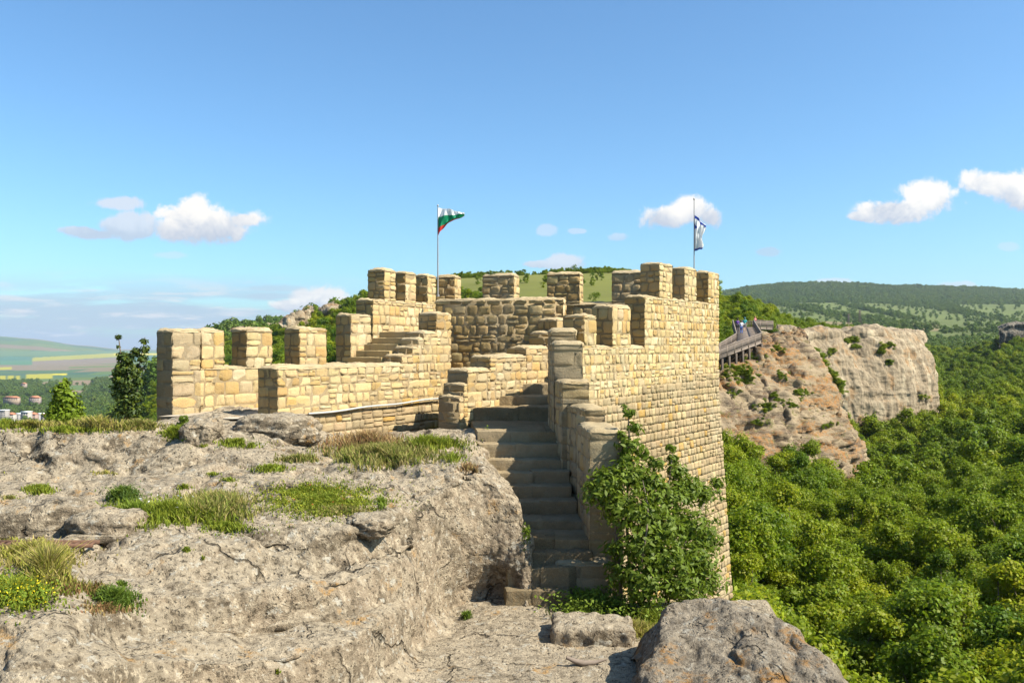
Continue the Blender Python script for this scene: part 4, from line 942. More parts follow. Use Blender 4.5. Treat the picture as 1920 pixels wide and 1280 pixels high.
# ------------------------------------------------------------------ woods far off: one mass each
def gn_scatter(name, pts, rotz, scl, coll, kind='stuff'):
    me = bpy.data.meshes.new(name); me.from_pydata([tuple(p) for p in pts], [], [])
    a = me.attributes.new('rotv', 'FLOAT_VECTOR', 'POINT'); a.data.foreach_set('vector', np.c_[0 * rotz, 0 * rotz, rotz].ravel())
    a = me.attributes.new('scl', 'FLOAT_VECTOR', 'POINT'); a.data.foreach_set('vector', np.asarray(scl, float).ravel())
    o = bpy.data.objects.new(name, me); SC.collection.objects.link(o); o['kind'] = kind
    ng = bpy.data.node_groups.new(name, 'GeometryNodeTree')
    ng.interface.new_socket('Geometry', in_out='INPUT', socket_type='NodeSocketGeometry'); ng.interface.new_socket('Geometry', in_out='OUTPUT', socket_type='NodeSocketGeometry')
    N = ng.nodes; gi, go = N.new('NodeGroupInput'), N.new('NodeGroupOutput'); ip = N.new('GeometryNodeInstanceOnPoints'); ci = N.new('GeometryNodeCollectionInfo')
    ci.inputs[0].default_value = coll; ci.inputs[1].default_value = True; ci.inputs[2].default_value = True
    r_ = N.new('GeometryNodeInputNamedAttribute'); r_.data_type = 'FLOAT_VECTOR'; r_.inputs[0].default_value = 'rotv'
    s_ = N.new('GeometryNodeInputNamedAttribute'); s_.data_type = 'FLOAT_VECTOR'; s_.inputs[0].default_value = 'scl'
    er = N.new('FunctionNodeEulerToRotation')
    Lk = ng.links.new
    Lk(gi.outputs[0], ip.inputs['Points']); Lk(ci.outputs[0], ip.inputs['Instance']); ip.inputs['Pick Instance'].default_value = True
    Lk(r_.outputs[0], er.inputs[0]); Lk(er.outputs[0], ip.inputs['Rotation']); Lk(s_.outputs[0], ip.inputs['Scale']); Lk(ip.outputs[0], go.inputs[0])
    md = o.modifiers.new('scatter', 'NODES'); md.node_group = ng
    return o
def coll_of(objs, name):
    c = bpy.data.collections.new(name)
    for o in objs: c.objects.link(o)
    return c
mid_p = [crown_mesh(300 + k, 1.0, 2.2 + 0.3 * (k % 2), 15, 1500, 0.085, M_WOOD_LEAF, base=0.12)[0] for k in range(5)]
far_p = [crown_mesh(320 + k, 1.0, 1.9, 12, 420, 0.15, M_FAR_LEAF, base=0.1)[0] for k in range(4)]
C_MID, C_FAR = coll_of(mid_p, 'mid_crowns'), coll_of(far_p, 'far_crowns')
def scatter_zone(pa, pb, Ya, Yb, spacing, seed, thr=True, excl=None):
    r = np.random.default_rng(seed); area = (pb - pa) / F * (Yb ** 2 - Ya ** 2) / 2; n = int(area / spacing ** 2)
    Y = np.sqrt(r.uniform(Ya ** 2, Yb ** 2, n)); px = r.uniform(pa, pb, n)
    if thr:
        k = r.uniform(0, 1, n) < forest(px, Y); Y, px = Y[k], px[k]
    if excl is not None:
        k = ~excl(px, Y); Y, px = Y[k], px[k]
    z = ground(px, Y); return np.stack([(px - CX) / F * Y, Y, z - 0.1], -1), r, px, Y
def wood(name, zones, coll):
    P_, S_, R_ = [], [], []
    for (pa, pb, Ya, Yb, sp, sz, seed, ex) in zones:
        p, r, px, Y = scatter_zone(pa, pb, Ya, Yb, sp, seed, True, ex); n = len(p)
        s = sz * r.uniform(0.55, 1.2, n); s = s * (1 + 0.25 * fbm(p / 40, 7, 2))
        P_.append(p); S_.append(np.c_[s, s, s * r.uniform(0.8, 1.15, n)]); R_.append(r.uniform(0, 6.28, n))
    return gn_scatter(name, np.vstack(P_), np.concatenate(R_), np.vstack(S_), coll)
bluff_zone = lambda px, Y: ((px > 1345) & (px < 1640) & (Y < 122)) | ((px > 1400) & (px < 1500) & (Y < 150)) | ((px > 1560) & (px < 1715) & (Y > 158) & (Y < 200))
wood('woods', [(1010, 1350, 30, 115, 2.1, 1.5, 41, None), (1600, 2300, 80, 150, 2.3, 2.1, 1, None), (1500, 1600, 118, 150, 2.3, 1.9, 2, None), (1715, 2300, 150, 300, 2.7, 2.2, 3, None),
               (1560, 1715, 118, 158, 2.4, 2.0, 13, None),
               (1345, 1480, 122, 235, 1.7, 1.25, 5, None), (1480, 1715, 203, 330, 2.0, 1.05, 6, None),
               (1345, 2300, 300, 480, 4.0, 2.6, 7, None), (1230, 1345, 115, 345, 2.6, 1.5, 8, None), (820, 1260, 140, 345, 2.6, 1.25, 9, None), (700, 1345, 345, 390, 1.8, 1.0, 10, None),
               (200, 760, 95, 420, 3.4, 2.3, 11, None)], C_MID)
wood('distant_woods', [(1345, 2100, 480, 820, 5.5, 3.8, 21, None), (1345, 2100, 820, 2050, 8.5, 4.0, 22, None), (1345, 2100, 2050, 3500, 11, 6.5, 23, None),
               (150, 760, 400, 1300, 8.0, 5.5, 24, None), (-150, 450, 420, 1750, 8.5, 6.5, 25, None), (-150, 450, 1750, 2600, 11, 6.5, 26, None)], C_FAR)
# scrub on the bluff rim and on the orange slope
def surf_pts(o, pix, seed, n, spread):
    bv = bvh_of(o); r = np.random.default_rng(seed); res = []
    for (px, py) in pix:
        for _ in range(n):
            a, b = px + r.normal(0, spread), py + r.normal(0, spread * 0.6)
            h = bv.ray_cast(Vector((0, 0, 0)), Vector(((a - CX) / F, 1, (HY - b) / F)).normalized())
            if h[0] is not None: res.append(tuple(h[0]))
    return np.array(res)
p1 = surf_pts(slope,  [(1440, 760), (1455, 745), (1430, 765), (1400, 700), (1385, 715), (1415, 670), (1465, 700), (1510, 735), (1500, 738), (1370, 735), (1428, 790), (1410, 705), (1550, 795), (1380, 690), (1358, 684), (1368, 690), (1400, 690), (1480, 755), (1425, 840), (1460, 650), (1358, 700), (1375, 700)], 3, 14, 8)
p2 = surf_pts(bluff, [(1605, 648), (1604, 640), (1655, 655), (1650, 660), (1660, 650), (1672, 648), (1668, 680), (1555, 660), (1530, 680), (1545, 690), (1560, 700), (1570, 715), (1575, 725), (1530, 675), (1540, 670), (1495, 645), (1730, 745), (1590, 640)], 4, 8, 4)
p3 = surf_pts(bluff, [(1535, 672), (1545, 685), (1553, 698), (1562, 712), (1570, 722), (1576, 735), (1528, 664)], 6, 4, 3)
p2 = np.vstack([p2, p3])
pts = np.vstack([p1, p2]); rr = np.random.default_rng(3); ns = len(pts)
s = np.r_[rr.uniform(0.12, 0.42, len(p1)), rr.uniform(0.25, 0.75, len(p2) - len(p3)), rr.uniform(0.6, 1.15, len(p3))]; gn_scatter('scrub_vegetation', pts - np.array([0, 0, 0.2]), rr.uniform(0, 6, ns), np.c_[s * 1.3, s, s * 0.55], C_MID)

# ------------------------------------------------------------------ shrubs and small trees by the castle
def leafed(name, label, cat, base, blobs, nl, size, m, stems, seed, asp=0.5, inner=0.1, barkr=0.025, tint=None):
    """stems: list of point lists; blobs in absolute coordinates"""
    t = empty(name, label, cat, tuple(base)); b0 = np.array(base); rnd = np.random.default_rng(seed)
    bl = [(b[0] - b0[0], b[1] - b0[1], b[2] - b0[2], b[3]) for b in blobs]
    c, nr = crown_pts(rnd, bl, nl, inner); col = (1 + rnd.uniform(-0.3, 0.3, (nl, 1))) * np.ones((1, 3))
    if tint is not None: k = rnd.random(nl) < tint[1]; col[k] *= np.array(tint[0])
    mb = MB(); leaf_cards(mb, c, nr, size * rnd.uniform(0.55, 1.25, nl), rnd, col, asp); mb.build('crown', m, t)
    mb = MB()
    for st, r0 in stems:
        pts = np.array(st) - b0; pts = catmull(pts, 4); mb.tube(pts, np.linspace(r0, r0 * 0.25, len(pts)), 6)
    mb.build('trunk', M_BARK, t, smooth=True); return t
def pb(px, py, Y, rpx): p = P(px, py, Y); return (p[0], p[1], p[2], rpx / F * Y)
EB = [(1140,905,13.6,34),(1120,925,13.5,26),(1175,890,13.8,36),(1215,905,13.9,34),(1160,950,13.5,38),(1205,960,13.4,44),(1250,930,13.9,38),(1285,915,14.2,34),(1315,925,14.6,28),(1240,990,13.4,46),(1290,985,13.9,44),(1200,1020,13.2,46),(1170,1075,13.2,34),(1250,1050,13.2,48),(1300,1050,13.6,44),(1325,1010,14.2,30),(1210,1090,13.0,42),(1275,1100,13.2,44),(1325,1090,13.6,30),(1305,1130,13.5,26),
      (1175,860,14.0,20),(1180,835,14.1,22),(1205,850,14.1,14),(1190,800,14.2,13),(1180,775,14.2,11),(1172,762,14.2,6),(1165,815,14.1,9),(1262,860,14.3,13),(1258,840,14.3,8),(1270,885,14.2,20),(1345,905,14.8,13),(1228,870,14.0,16),(1130,890,13.6,14),(1110,910,13.5,12),(1150,1030,13.3,18)]
rt2 = P(1185, 1125, 13.5)
stems = [([rt2, P(1180, 1060, 13.6), P(1175, 960, 13.8), P(1180, 860, 14.1), P(1178, 765, 14.2)], 0.035), ([rt2, P(1215, 1060, 13.4), P(1245, 960, 13.8), P(1262, 845, 14.3)], 0.03), ([P(1165, 1125, 13.4), P(1160, 1060, 13.4), P(1150, 960, 13.5), P(1125, 915, 13.5)], 0.03),
         ([rt2, P(1240, 1080, 13.3), P(1290, 1010, 13.8), P(1330, 920, 14.6)], 0.03), ([rt2, P(1250, 1100, 13.2), P(1310, 1080, 13.5), P(1345, 1060, 14)], 0.02), ([rt2, P(1205, 1040, 13.0), P(1215, 960, 13.2), P(1205, 900, 13.6)], 0.022)]
leafed('leafy_shrub', 'tall leafy shrub with arching stems growing against the foot of the tower', 'shrub', rt2, [pb(*b) for b in EB], 14000, 0.058, M_ELDER, stems, 4, 0.42, 0.02)
b = P(122, 800, 17.6)
leafed('small_tree', 'bright yellow-green young tree at the rim left of the dark one', 'tree', b, [pb(*q) for q in [(120,722,17.6,10),(116,735,17.6,16),(125,750,17.6,20),(108,762,17.6,16),(130,772,17.6,22),(112,785,17.5,24),(140,790,17.6,20),(122,712,17.6,5),(98,772,17.6,10),(148,765,17.6,8),(150,755,17.6,4)]], 4200, 0.05, M_YELLOW_LEAF, [([b, P(122, 760, 17.6), P(121, 712, 17.6)], 0.03)], 6)
b = P(235, 792, 18.2)
DT = [(222,632,18.2,5),(222,650,18.2,3),(228,668,18.2,9),(240,672,18.2,12),(255,660,18.2,9),(270,640,18.2,6),(272,655,18.2,8),(268,672,18.2,9),(232,690,18.2,16),(252,695,18.2,15),(222,710,18.2,12),(240,720,18.2,18),(262,715,18.2,10),(222,740,18.2,12),(240,750,18.2,16),(258,745,18.2,12),(228,770,18.2,12),(250,772,18.2,13),(215,725,18.2,7),(262,765,18.2,8)]
leafed('small_tree', 'dark slender young tree with forked top standing left of the end pillar', 'tree', b, [pb(*q) for q in DT], 4600, 0.048, M_DARK_LEAF, [([b, P(234, 740, 18.2), P(228, 680, 18.2), P(222, 628, 18.2)], 0.035), ([b, P(245, 740, 18.2), P(260, 690, 18.2), P(272, 632, 18.2)], 0.03), ([b, P(250, 760, 18.2), P(258, 730, 18.2)], 0.02)], 7, tint=((1.9, 1.6, 0.6), 0.3))
b = P(345, 812, 16.2)
leafed('weed_plant', 'small leafy weed sprouting at the foot of the end pillar', 'plant', b, [pb(*q) for q in [(345,785,16.2,8),(352,800,16.1,9),(338,795,16.2,6)]], 260, 0.04, M_ELDER, [([b, P(345, 780, 16.2)], 0.008)], 8)
b = P(1075, 512, 350); hl = [(b[0] + dx, b[1], b[2] + dz, r) for dx, dz, r in ((0, 1.8, 1.5), (-1.6, 1.2, 1.1), (1.8, 1.5, 1.2), (0.6, 2.8, 0.9), (3.0, 0.7, 0.7))]
leafed('lone_tree', 'lone sparse tree on the skyline of the green hill behind the tower', 'tree', b, hl, 420, 0.32, M_FAR_LEAF, [([b, b + np.array([0.3, 0, 2.5])], 0.25)], 9)

# ------------------------------------------------------------------ grass, herbs
bv_rock, bv_floor, bv_boulder = bvh_of(rock), bvh_of(floor), bvh_of(boulder)
def hit(px, py, bvs=(bv_rock, bv_floor)):
    best = None
    for bv in bvs:
        h = bv.ray_cast(Vector((0, 0, 0)), Vector(((px - CX) / F, 1, (HY - py) / F)).normalized())
        if h[0] is not None and (best is None or h[3] < best[3]): best = h
    return best
def ny_(p): return float(vnoise(p[None, :], 61)[0])
def grass(name, patches, seed, m=M_GRASS):
    """patches: (px,py,rx,ry,n,height,colour,colour2,flower)"""
    r = np.random.default_rng(seed); mb = MB()
    for (px, py, rx, ry, n, h, c1, c2) in patches:
        V_, C_ = [], []
        base = hit(px, py)
        if base is None: continue
        qs, ps = [], []
        for _ in range(int(n * 1.35)):
            a = r.uniform(0, 6.28); q = abs(r.normal(0, 0.62))
            hh = hit(px + rx * q * math.cos(a), py + ry * q * math.sin(a))
            if hh is None or abs(hh[0].y - base[0].y) > 2.5: continue
            qs.append(q); ps.append(tuple(hh[0]))
        if not ps: continue
        ps, qs = np.array(ps), np.array(qs)
        keep = vnoise(ps * 3.3, 61) * 0.6 + vnoise(ps * 9, 62) * 0.4 > -0.22 + r.normal(0, 0.14, len(ps)) + 0.25 * (qs - 0.5)
        for p, q in zip(ps[keep], qs[keep]):
            ht = h * r.uniform(0.3, 1.15) * max(0.3, 1.1 - 0.5 * q); wd = r.uniform(0.004, 0.009) * (1 + p[1] / 25)
            d = r.normal(0, 0.38, 2); sd = r.uniform(0, 6.28); sx = np.array([math.cos(sd), math.sin(sd), 0]) * wd
            tip = p + np.array([d[0] * ht, d[1] * ht, ht]); mid = p + np.array([d[0] * ht * 0.3, d[1] * ht * 0.3, ht * 0.55])
            p = p - np.array([0, 0, 0.02])
            V_ += [p - sx, p + sx, mid + sx * 0.8, mid - sx * 0.8, mid - sx * 0.8, mid + sx * 0.8, tip + sx * 0.15, tip - sx * 0.15]
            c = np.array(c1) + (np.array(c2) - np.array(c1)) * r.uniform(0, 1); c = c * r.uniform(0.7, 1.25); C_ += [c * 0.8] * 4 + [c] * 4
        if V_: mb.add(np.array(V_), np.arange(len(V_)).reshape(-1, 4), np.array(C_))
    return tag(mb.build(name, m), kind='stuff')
GR, YG, DRY, RED, DK = (0.15, 0.21, 0.02), (0.27, 0.29, 0.03), (0.40, 0.31, 0.12), (0.30, 0.15, 0.08), (0.08, 0.13, 0.02)
grass('grass', [
 (610, 938, 112, 30, 6500, 0.075, GR, YG), (560, 925, 60, 14, 1500, 0.07, YG, GR), (640, 958, 90, 14, 1200, 0.07, GR, DRY),
 (715, 855, 110, 24, 5200, 0.19, GR, DRY), (690, 835, 90, 16, 1600, 0.26, DRY, RED), (800, 835, 70, 14, 1700, 0.17, GR, YG), (850, 860, 25, 10, 300, 0.10, GR, YG), (880, 880, 20, 8, 150, 0.12, RED, DRY),
 (310, 965, 150, 24, 4200, 0.16, YG, GR), (400, 955, 90, 26, 2600, 0.22, GR, DRY), (230, 935, 30, 12, 700, 0.18, DK, GR), (420, 990, 60, 12, 1000, 0.08, YG, GR), (255, 968, 30, 12, 500, 0.2, GR, GR),
 (60, 1040, 90, 26, 3400, 0.13, YG, DRY), (90, 1085, 42, 22, 1600, 0.32, YG, DRY), (30, 1115, 70, 30, 2200, 0.14, GR, YG), (215, 1125, 42, 20, 1100, 0.11, GR, DK), (150, 1110, 60, 18, 700, 0.10, RED, GR), (200, 1140, 50, 12, 500, 0.06, RED, DRY),
 (225, 1097, 18, 5, 260, 0.05, DK, GR), (75, 920, 28, 9, 700, 0.10, YG, GR), (20, 935, 30, 6, 300, 0.06, GR, DRY), (10, 962, 30, 6, 200, 0.06, GR, DRY),
 (450, 832, 45, 7, 900, 0.10, YG, GR), (380, 838, 22, 4, 300, 0.07, GR, YG), (470, 838, 30, 5, 300, 0.09, GR, YG), (200, 887, 28, 4, 300, 0.06, YG, DRY), (10, 890, 20, 4, 200, 0.06, YG, DRY), (400, 890, 15, 3, 150, 0.05, YG, GR), (570, 815, 22, 4, 300, 0.06, GR, YG), (510, 880, 40, 8, 600, 0.08, YG, GR), (560, 862, 60, 8, 700, 0.10, DRY, GR), (430, 900, 20, 4, 150, 0.05, YG, GR), (345, 915, 16, 5, 200, 0.07, GR, YG),
 (60, 800, 90, 3, 700, 0.14, YG, DRY), (180, 803, 80, 5, 1300, 0.22, YG, DRY), (260, 802, 60, 5, 900, 0.16, GR, DRY), (330, 815, 30, 9, 700, 0.16, GR, YG), (120, 808, 90, 5, 900, 0.10, YG, GR), (10, 800, 50, 6, 700, 0.15, YG, GR),
 (520, 775, 30, 4, 500, 0.14, GR, YG), (875, 1158, 12, 8, 200, 0.10, GR, DK), (350, 1032, 8, 4, 90, 0.05, GR, YG), (380, 1048, 8, 4, 60, 0.05, GR, YG), (520, 1260, 10, 5, 60, 0.05, GR, YG), (715, 945, 18, 12, 300, 0.10, GR, GR),
 (1180, 1185, 60, 14, 1600, 0.16, YG, DRY), (1220, 1165, 30, 14, 900, 0.18, YG, GR), (1120, 1150, 70, 14, 1700, 0.20, GR, DK), (1100, 1130, 40, 10, 900, 0.20, GR, DK), (990, 1000, 8, 20, 60, 0.1, GR, GR),
], 3)
# leafy ground cover under the shrub, yellow flowers, white flowers
def herbs(name, items, seed):
    r = np.random.default_rng(seed); mb = MB()
    for (px, py, rx, ry, n, h, size, col) in items:
        cs = []
        for _ in range(n):
            hh = hit(px + rx * r.normal() * 0.6, py + ry * r.normal() * 0.6)
            if hh: cs.append(np.array(hh[0]) + np.array([0, 0, r.uniform(0.1, 1) * h]))
        if not cs: continue
        cs = np.array(cs); nr = r.normal(size=cs.shape) * 0.6 + np.array([0, -0.2, 1]); nr /= np.linalg.norm(nr, axis=1, keepdims=True)
        leaf_cards(mb, cs, nr, size * r.uniform(0.6, 1.2, len(cs)), r, np.array(col) * r.uniform(0.7, 1.25, (len(cs), 1)), 0.6)
    return tag(mb.build(name, M_GRASS), kind='stuff')
herbs('ground_vegetation', [(1100, 1135, 60, 20, 1400, 0.28, 0.035, GR), (1180, 1150, 70, 16, 1300, 0.25, 0.03, GR), (1080, 1120, 30, 14, 500, 0.2, 0.035, DK), (610, 940, 100, 24, 2600, 0.05, 0.014, YG), (590, 930, 80, 20, 700, 0.06, 0.012, (0.40, 0.38, 0.03)),
   (40, 1120, 50, 22, 260, 0.16, 0.014, (0.70, 0.55, 0.02)), (40, 1120, 60, 26, 900, 0.14, 0.02, GR), (215, 1125, 30, 16, 700, 0.08, 0.016, DK), (235, 935, 26, 10, 700, 0.16, 0.018, DK), (300, 955, 40, 16, 26, 0.22, 0.02, (0.75, 0.75, 0.70)),
   (920, 812, 8, 10, 120, 0.15, 0.03, GR), (985, 1000, 6, 26, 90, 0.10, 0.02, GR), (965, 890, 8, 10, 90, 0.1, 0.02, GR), (345, 815, 22, 10, 300, 0.12, 0.03, GR), (600, 940, 90, 18, 60, 0.09, 0.012, (0.55, 0.10, 0.04))], 12)

# ------------------------------------------------------------------ flags
def flag_mesh(top, bot, Y, nt, ns, colour, wave, thick=0.0):
    """top/bot: pixel polylines of the upper and lower hem from hoist to fly"""
    top = catmull(np.array(top, float), 10); bot = catmull(np.array(bot, float), 10); n = len(top); t = np.linspace(0, 1, nt)[:, None]
    px = top[None, :, 0] * (1 - t) + bot[None, :, 0] * t; py = top[None, :, 1] * (1 - t) + bot[None, :, 1] * t
    s = np.linspace(0, 1, n)[None, :]
    yy = Y + wave * np.sin(s * 11 + t * 4) * np.minimum(s * 4, 1) + wave * 0.5 * np.sin(s * 23 - t * 7) * s
    X_ = (px - CX) / F * Y; Z_ = (HY - py) / F * Y
    return np.stack([X_, yy + 0 * X_, Z_], -1), np.array([[colour(a, b) for b in s[0]] for a in t[:, 0]])
WH, GN_, RD, BU = (0.80, 0.80, 0.80), (0.0, 0.26, 0.12), (0.60, 0.03, 0.02), (0.02, 0.06, 0.36)
def pole(name, label, px, ytop, ybot, Y, r=0.022):
    t = empty(name, label, 'flag', tuple(P(px, ybot, Y))); L = (ybot - ytop) / F * Y
    mb = MB(); mb.tube([(0, 0, 0), (0, 0, L * 0.5), (0, 0, L)], [r, r * 0.85, r * 0.6], 10); mb.tube([(0, 0, L), (0, 0, L + 0.03), (0, 0, L + 0.06)], [0.02, 0.03, 0.004], 8)
    mb.tube([(0, 0, 0), (0, 0, 0.06)], [r * 2.2, r * 2.2], 10); mb.build('pole', M_METAL, t, smooth=True); return t
f1 = pole('flagpole', 'slim grey pole flying the white, green and red striped flag', 821, 387, 556, 25.4)
g1, c1 = flag_mesh([(821, 389), (833, 391), (846, 393), (858, 396), (871, 400)], [(822, 441), (827, 432), (838, 421), (852, 413), (871, 404)], 25.4, 28, 0, lambda t, s: WH if t < 0.34 + 0.05 * s else (GN_ if t < 0.74 + 0.22 * s else RD), 0.10)
mb = MB(); mb.add(g1 - np.array(P(821, 556, 25.4)), gridf(*g1.shape[:2]), c1.reshape(-1, 3)); o = mb.build('flag', M_CLOTH, f1, smooth=True); o['label'] = 'white, green and red striped flag streaming right'
f2 = pole('flagpole', 'thin dark pole with the drooping white flag with blue bands', 1301.5, 375, 520, 24.6, 0.018)
def c2f(t, s):
    if 0.04 < t < 0.13: return BU
    if t > 0.94: return BU
    if 0.30 < t < 0.42 and s < 0.35 - abs(t - 0.36) * 3: return BU
    return WH
g2, c2 = flag_mesh([(1301, 396), (1304, 402), (1310, 409), (1316, 415), (1321, 422)], [(1302, 471), (1306, 470), (1310, 468), (1314, 468), (1317, 466)], 24.6, 44, 0, c2f, 0.09)
g2[..., 0] += 0.035 * np.sin(np.linspace(0, 9, g2.shape[0]))[:, None] * np.linspace(0, 1, g2.shape[1])[None, :]
mb = MB(); mb.add(g2 - np.array(P(1301.5, 520, 24.6)), gridf(*g2.shape[:2]), c2.reshape(-1, 3)); o = mb.build('flag', M_CLOTH, f2, smooth=True); o['label'] = 'drooping white flag with blue bands'

# ------------------------------------------------------------------ timber walkway
WY = 100.0
wk = empty('timber_walkway', 'grey timber walkway with slatted railings leading over posts along the rocky slope', 'walkway')
def pw(px, py, Y): return P(px, py, Y)
o_near, o_cor = pw(1334, 690, 92), pw(1428, 641, 103)           # outer (lower right) edge of the first ramp
i_near, i_cor = pw(1326, 662, 97), pw(1381, 640, 106)
o_near[2] = i_near[2] = (o_near[2] + i_near[2]) / 2; zc_ = (o_cor[2] + i_cor[2]) / 2; o_cor[2] = i_cor[2] = zc_
b_l, b_r = pw(1374, 615, 119), pw(1413, 613, 119); b_l[2] = b_r[2] = (648 - 614) / F * 119
c_r, c_f = pw(1449, 617, 124), pw(1449, 612, 128); c_r[2] = c_f[2] = b_l[2]; c_l2 = pw(1374, 611, 125); c_l2[2] = b_l[2]
def deck(name, a, b, c, d):
    mb = MB(); q = np.array([a, b, c, d]); mb.box8(q - np.array([0, 0, 0.22]), q); 
    n_ = 26
    for k in range(n_):
        t0, t1 = (k + 0.06) / n_, (k + 0.94) / n_
        qq = np.array([a + (d - a) * t0, b + (c - b) * t0, b + (c - b) * t1, a + (d - a) * t1]); mb.box8(qq + np.array([0, 0, 0.004]), qq + np.array([0, 0, 0.05]))
    return mb.build(name, M_TIMBER, wk)
deck('deck', o_near, o_cor, i_cor, i_near)
deck('deck', i_cor, o_cor, b_r, b_l)
deck('deck', b_l, b_r, c_r, np.array(c_l2))
def railing(a, b, slant=False):
    a, b = np.array(a), np.array(b); L = np.linalg.norm(b - a); d = (b - a) / L; mb = MB(); H = 1.05
    mb.beam(a + (0, 0, H), b + (0, 0, H), 0.14, 0.08); mb.beam(a + (0, 0, 0.15), b + (0, 0, 0.15), 0.06, 0.08)
    n_ = max(2, int(L / 1.9))
    for k in range(n_ + 1): p = a + d * L * k / n_; mb.beam(p - (0, 0, 0.1), p + (0, 0, H + 0.04), 0.13, 0.13)
    m_ = int(L / 0.26)
    for k in range(m_):
        p = a + d * L * (k + 0.5) / m_; q = p + d * (0.25 if slant else 0.0); mb.beam(p + (0, 0, 0.15), q + (0, 0, H), 0.05, 0.11, up=tuple(d))
    return mb.build('railing', M_TIMBER, wk)
railing(o_near, o_cor, True); railing(i_near, i_cor); railing(o_cor, b_r); railing(i_cor, b_l); railing(c_l2, (b_r + c_f) / 2 + np.array([-1, 0.6, 0])); railing(b_r, c_r, True)
for t_ in np.linspace(0.06, 1, 8):
    for side, (na, nb) in enumerate(((o_near, o_cor), (i_near, i_cor))):
        p = na + (nb - na) * t_; mb = MB(); mb.beam(p - (0, 0, 0.22), p - (0, 0, 0.22 + 3.6 - 1.2 * t_), 0.24, 0.24)
        mb.build('post', M_TIMBER_DK, wk)
mb = MB()
for t_ in np.linspace(0.06, 1, 8):
    a, b = o_near + (o_cor - o_near) * t_, i_near + (i_cor - i_near) * t_; mb.beam(a - (0, 0, 0.35), b - (0, 0, 0.35), 0.2, 0.25); mb.beam(a - (0, 0, 0.4), b - (0, 0, 2.2), 0.12, 0.16)
mb.build('cross_beam', M_TIMBER_DK, wk)

# ------------------------------------------------------------------ people on the walkway
def skin_fig(name, verts, edges, rad, m, parent, sub=2):
    me = bpy.data.meshes.new(name); me.from_pydata([tuple(v) for v in verts], edges, []); o = bpy.data.objects.new(name, me); SC.collection.objects.link(o)
    sk = o.modifiers.new('skin', 'SKIN')
    for i, r in enumerate(rad): me.skin_vertices[0].data[i].radius = (r if not isinstance(r, tuple) else r) if isinstance(r, tuple) else (r, r)
    me.skin_vertices[0].data[0].use_root = True
    o.modifiers.new('sub', 'SUBSURF').levels = sub; o.modifiers['sub'].render_levels = sub
    me.materials.append(m); me.shade_smooth(); o.parent = parent; return o
if True:
    _me_ok = hasattr(bpy.types.Mesh, 'skin_vertices')
def flat_mat(n, rgb):
    return mat(n, m_simple(rgb, 0.8, 0, 12, 0.15))
SKIN = flat_mat('skin', (0.45, 0.26, 0.18))
def person(label, loc, rot, h, hair, top, bottom, bare_legs=False, arm=0.0):
    t = empty('person', label, 'person', tuple(loc), 'walkers on the timber walkway'); t.rotation_euler = (0, 0, rot)
    k = h / 1.75
    J = dict(pel=(0, 0, .95), sp=(0, 0, 1.15), ch=(0, .0, 1.35), nk=(0, 0, 1.50), hd=(0, .01, 1.60), ht=(0, .0, 1.70),
             sl=(-.17, 0, 1.43), el=(-.25, -.02, 1.15), hl=(-.24, -.12 - arm, .92), fl=(-.24, -.16 - arm, .84), sr=(.17, 0, 1.43), er=(.25, .03, 1.15), hr=(.25, -.03, .90), fr=(.25, -.05, .82),
             tl=(-.10, 0, .90), kl=(-.11, -.08, .50), al=(-.11, .05, .09), ol=(-.12, -.12, .04), tr=(.10, 0, .90), kr=(.11, -.02, .50), ar=(.11, .14, .09), orr=(.12, -.02, .04))
    ks = list(J); V_ = [tuple(c * k for c in J[a]) for a in ks]; ix = {a: i for i, a in enumerate(ks)}
    R = dict(pel=.15, sp=.13, ch=.15, nk=.055, hd=.10, ht=.085, sl=.07, el=.045, hl=.03, fl=.028, sr=.07, er=.045, hr=.03, fr=.028, tl=.09, kl=.06, al=.04, ol=.035, tr=.09, kr=.06, ar=.04, orr=.035)
    Ed = [('pel','sp'),('sp','ch'),('ch','nk'),('nk','hd'),('hd','ht'),('ch','sl'),('sl','el'),('el','hl'),('hl','fl'),('ch','sr'),('sr','er'),('er','hr'),('hr','fr'),('pel','tl'),('tl','kl'),('kl','al'),('al','ol'),('pel','tr'),('tr','kr'),('kr','ar'),('ar','orr')]
    def fig(nm, keys, grow, m, Rm=None):
        kk = [a for a in ks if a in keys]; im = {a: i for i, a in enumerate(kk)}
        return skin_fig(nm, [V_[ix[a]] for a in kk], [(im[a], im[b]) for a, b in Ed if a in im and b in im], [(R[a] * k + grow) for a in kk], m, t)
    fig('body', ks, 0, SKIN)
    fig('shirt', ['pel', 'sp', 'ch', 'sl', 'el', 'sr', 'er'], 0.02, flat_mat('shirt_cloth', top))
    fig('trousers', ['pel', 'tl', 'kl', 'tr', 'kr'] + ([] if bare_legs else ['al', 'ar']), 0.022, flat_mat('trouser_cloth', bottom))
    hb = rock_blob('hair', (0, 0.025 * k, 1.70 * k), (0.115 * k, 0.12 * k, 0.13 * k), 3, flat_mat('hair', hair), n=12, amp=0.1); hb.parent = t
    return t
def zdeck(Y): return b_l[2] + (zc_ - b_l[2]) * max(0, (119 - Y) / (119 - 104.5)) + 0.05
def pp_(px, Y): return ((px - CX) / F * Y, Y, zdeck(Y))
person('person in a dark purple top and dark trousers walking away on the walkway', pp_(1383, 114), math.pi, 1.72, (0.02, 0.012, 0.01), (0.10, 0.03, 0.22), (0.02, 0.02, 0.03))
person('person in a pale shirt and blue jeans walking away on the walkway', pp_(1390, 111.5), math.pi, 1.76, (0.10, 0.07, 0.05), (0.62, 0.60, 0.66), (0.05, 0.10, 0.28), arm=0.1)
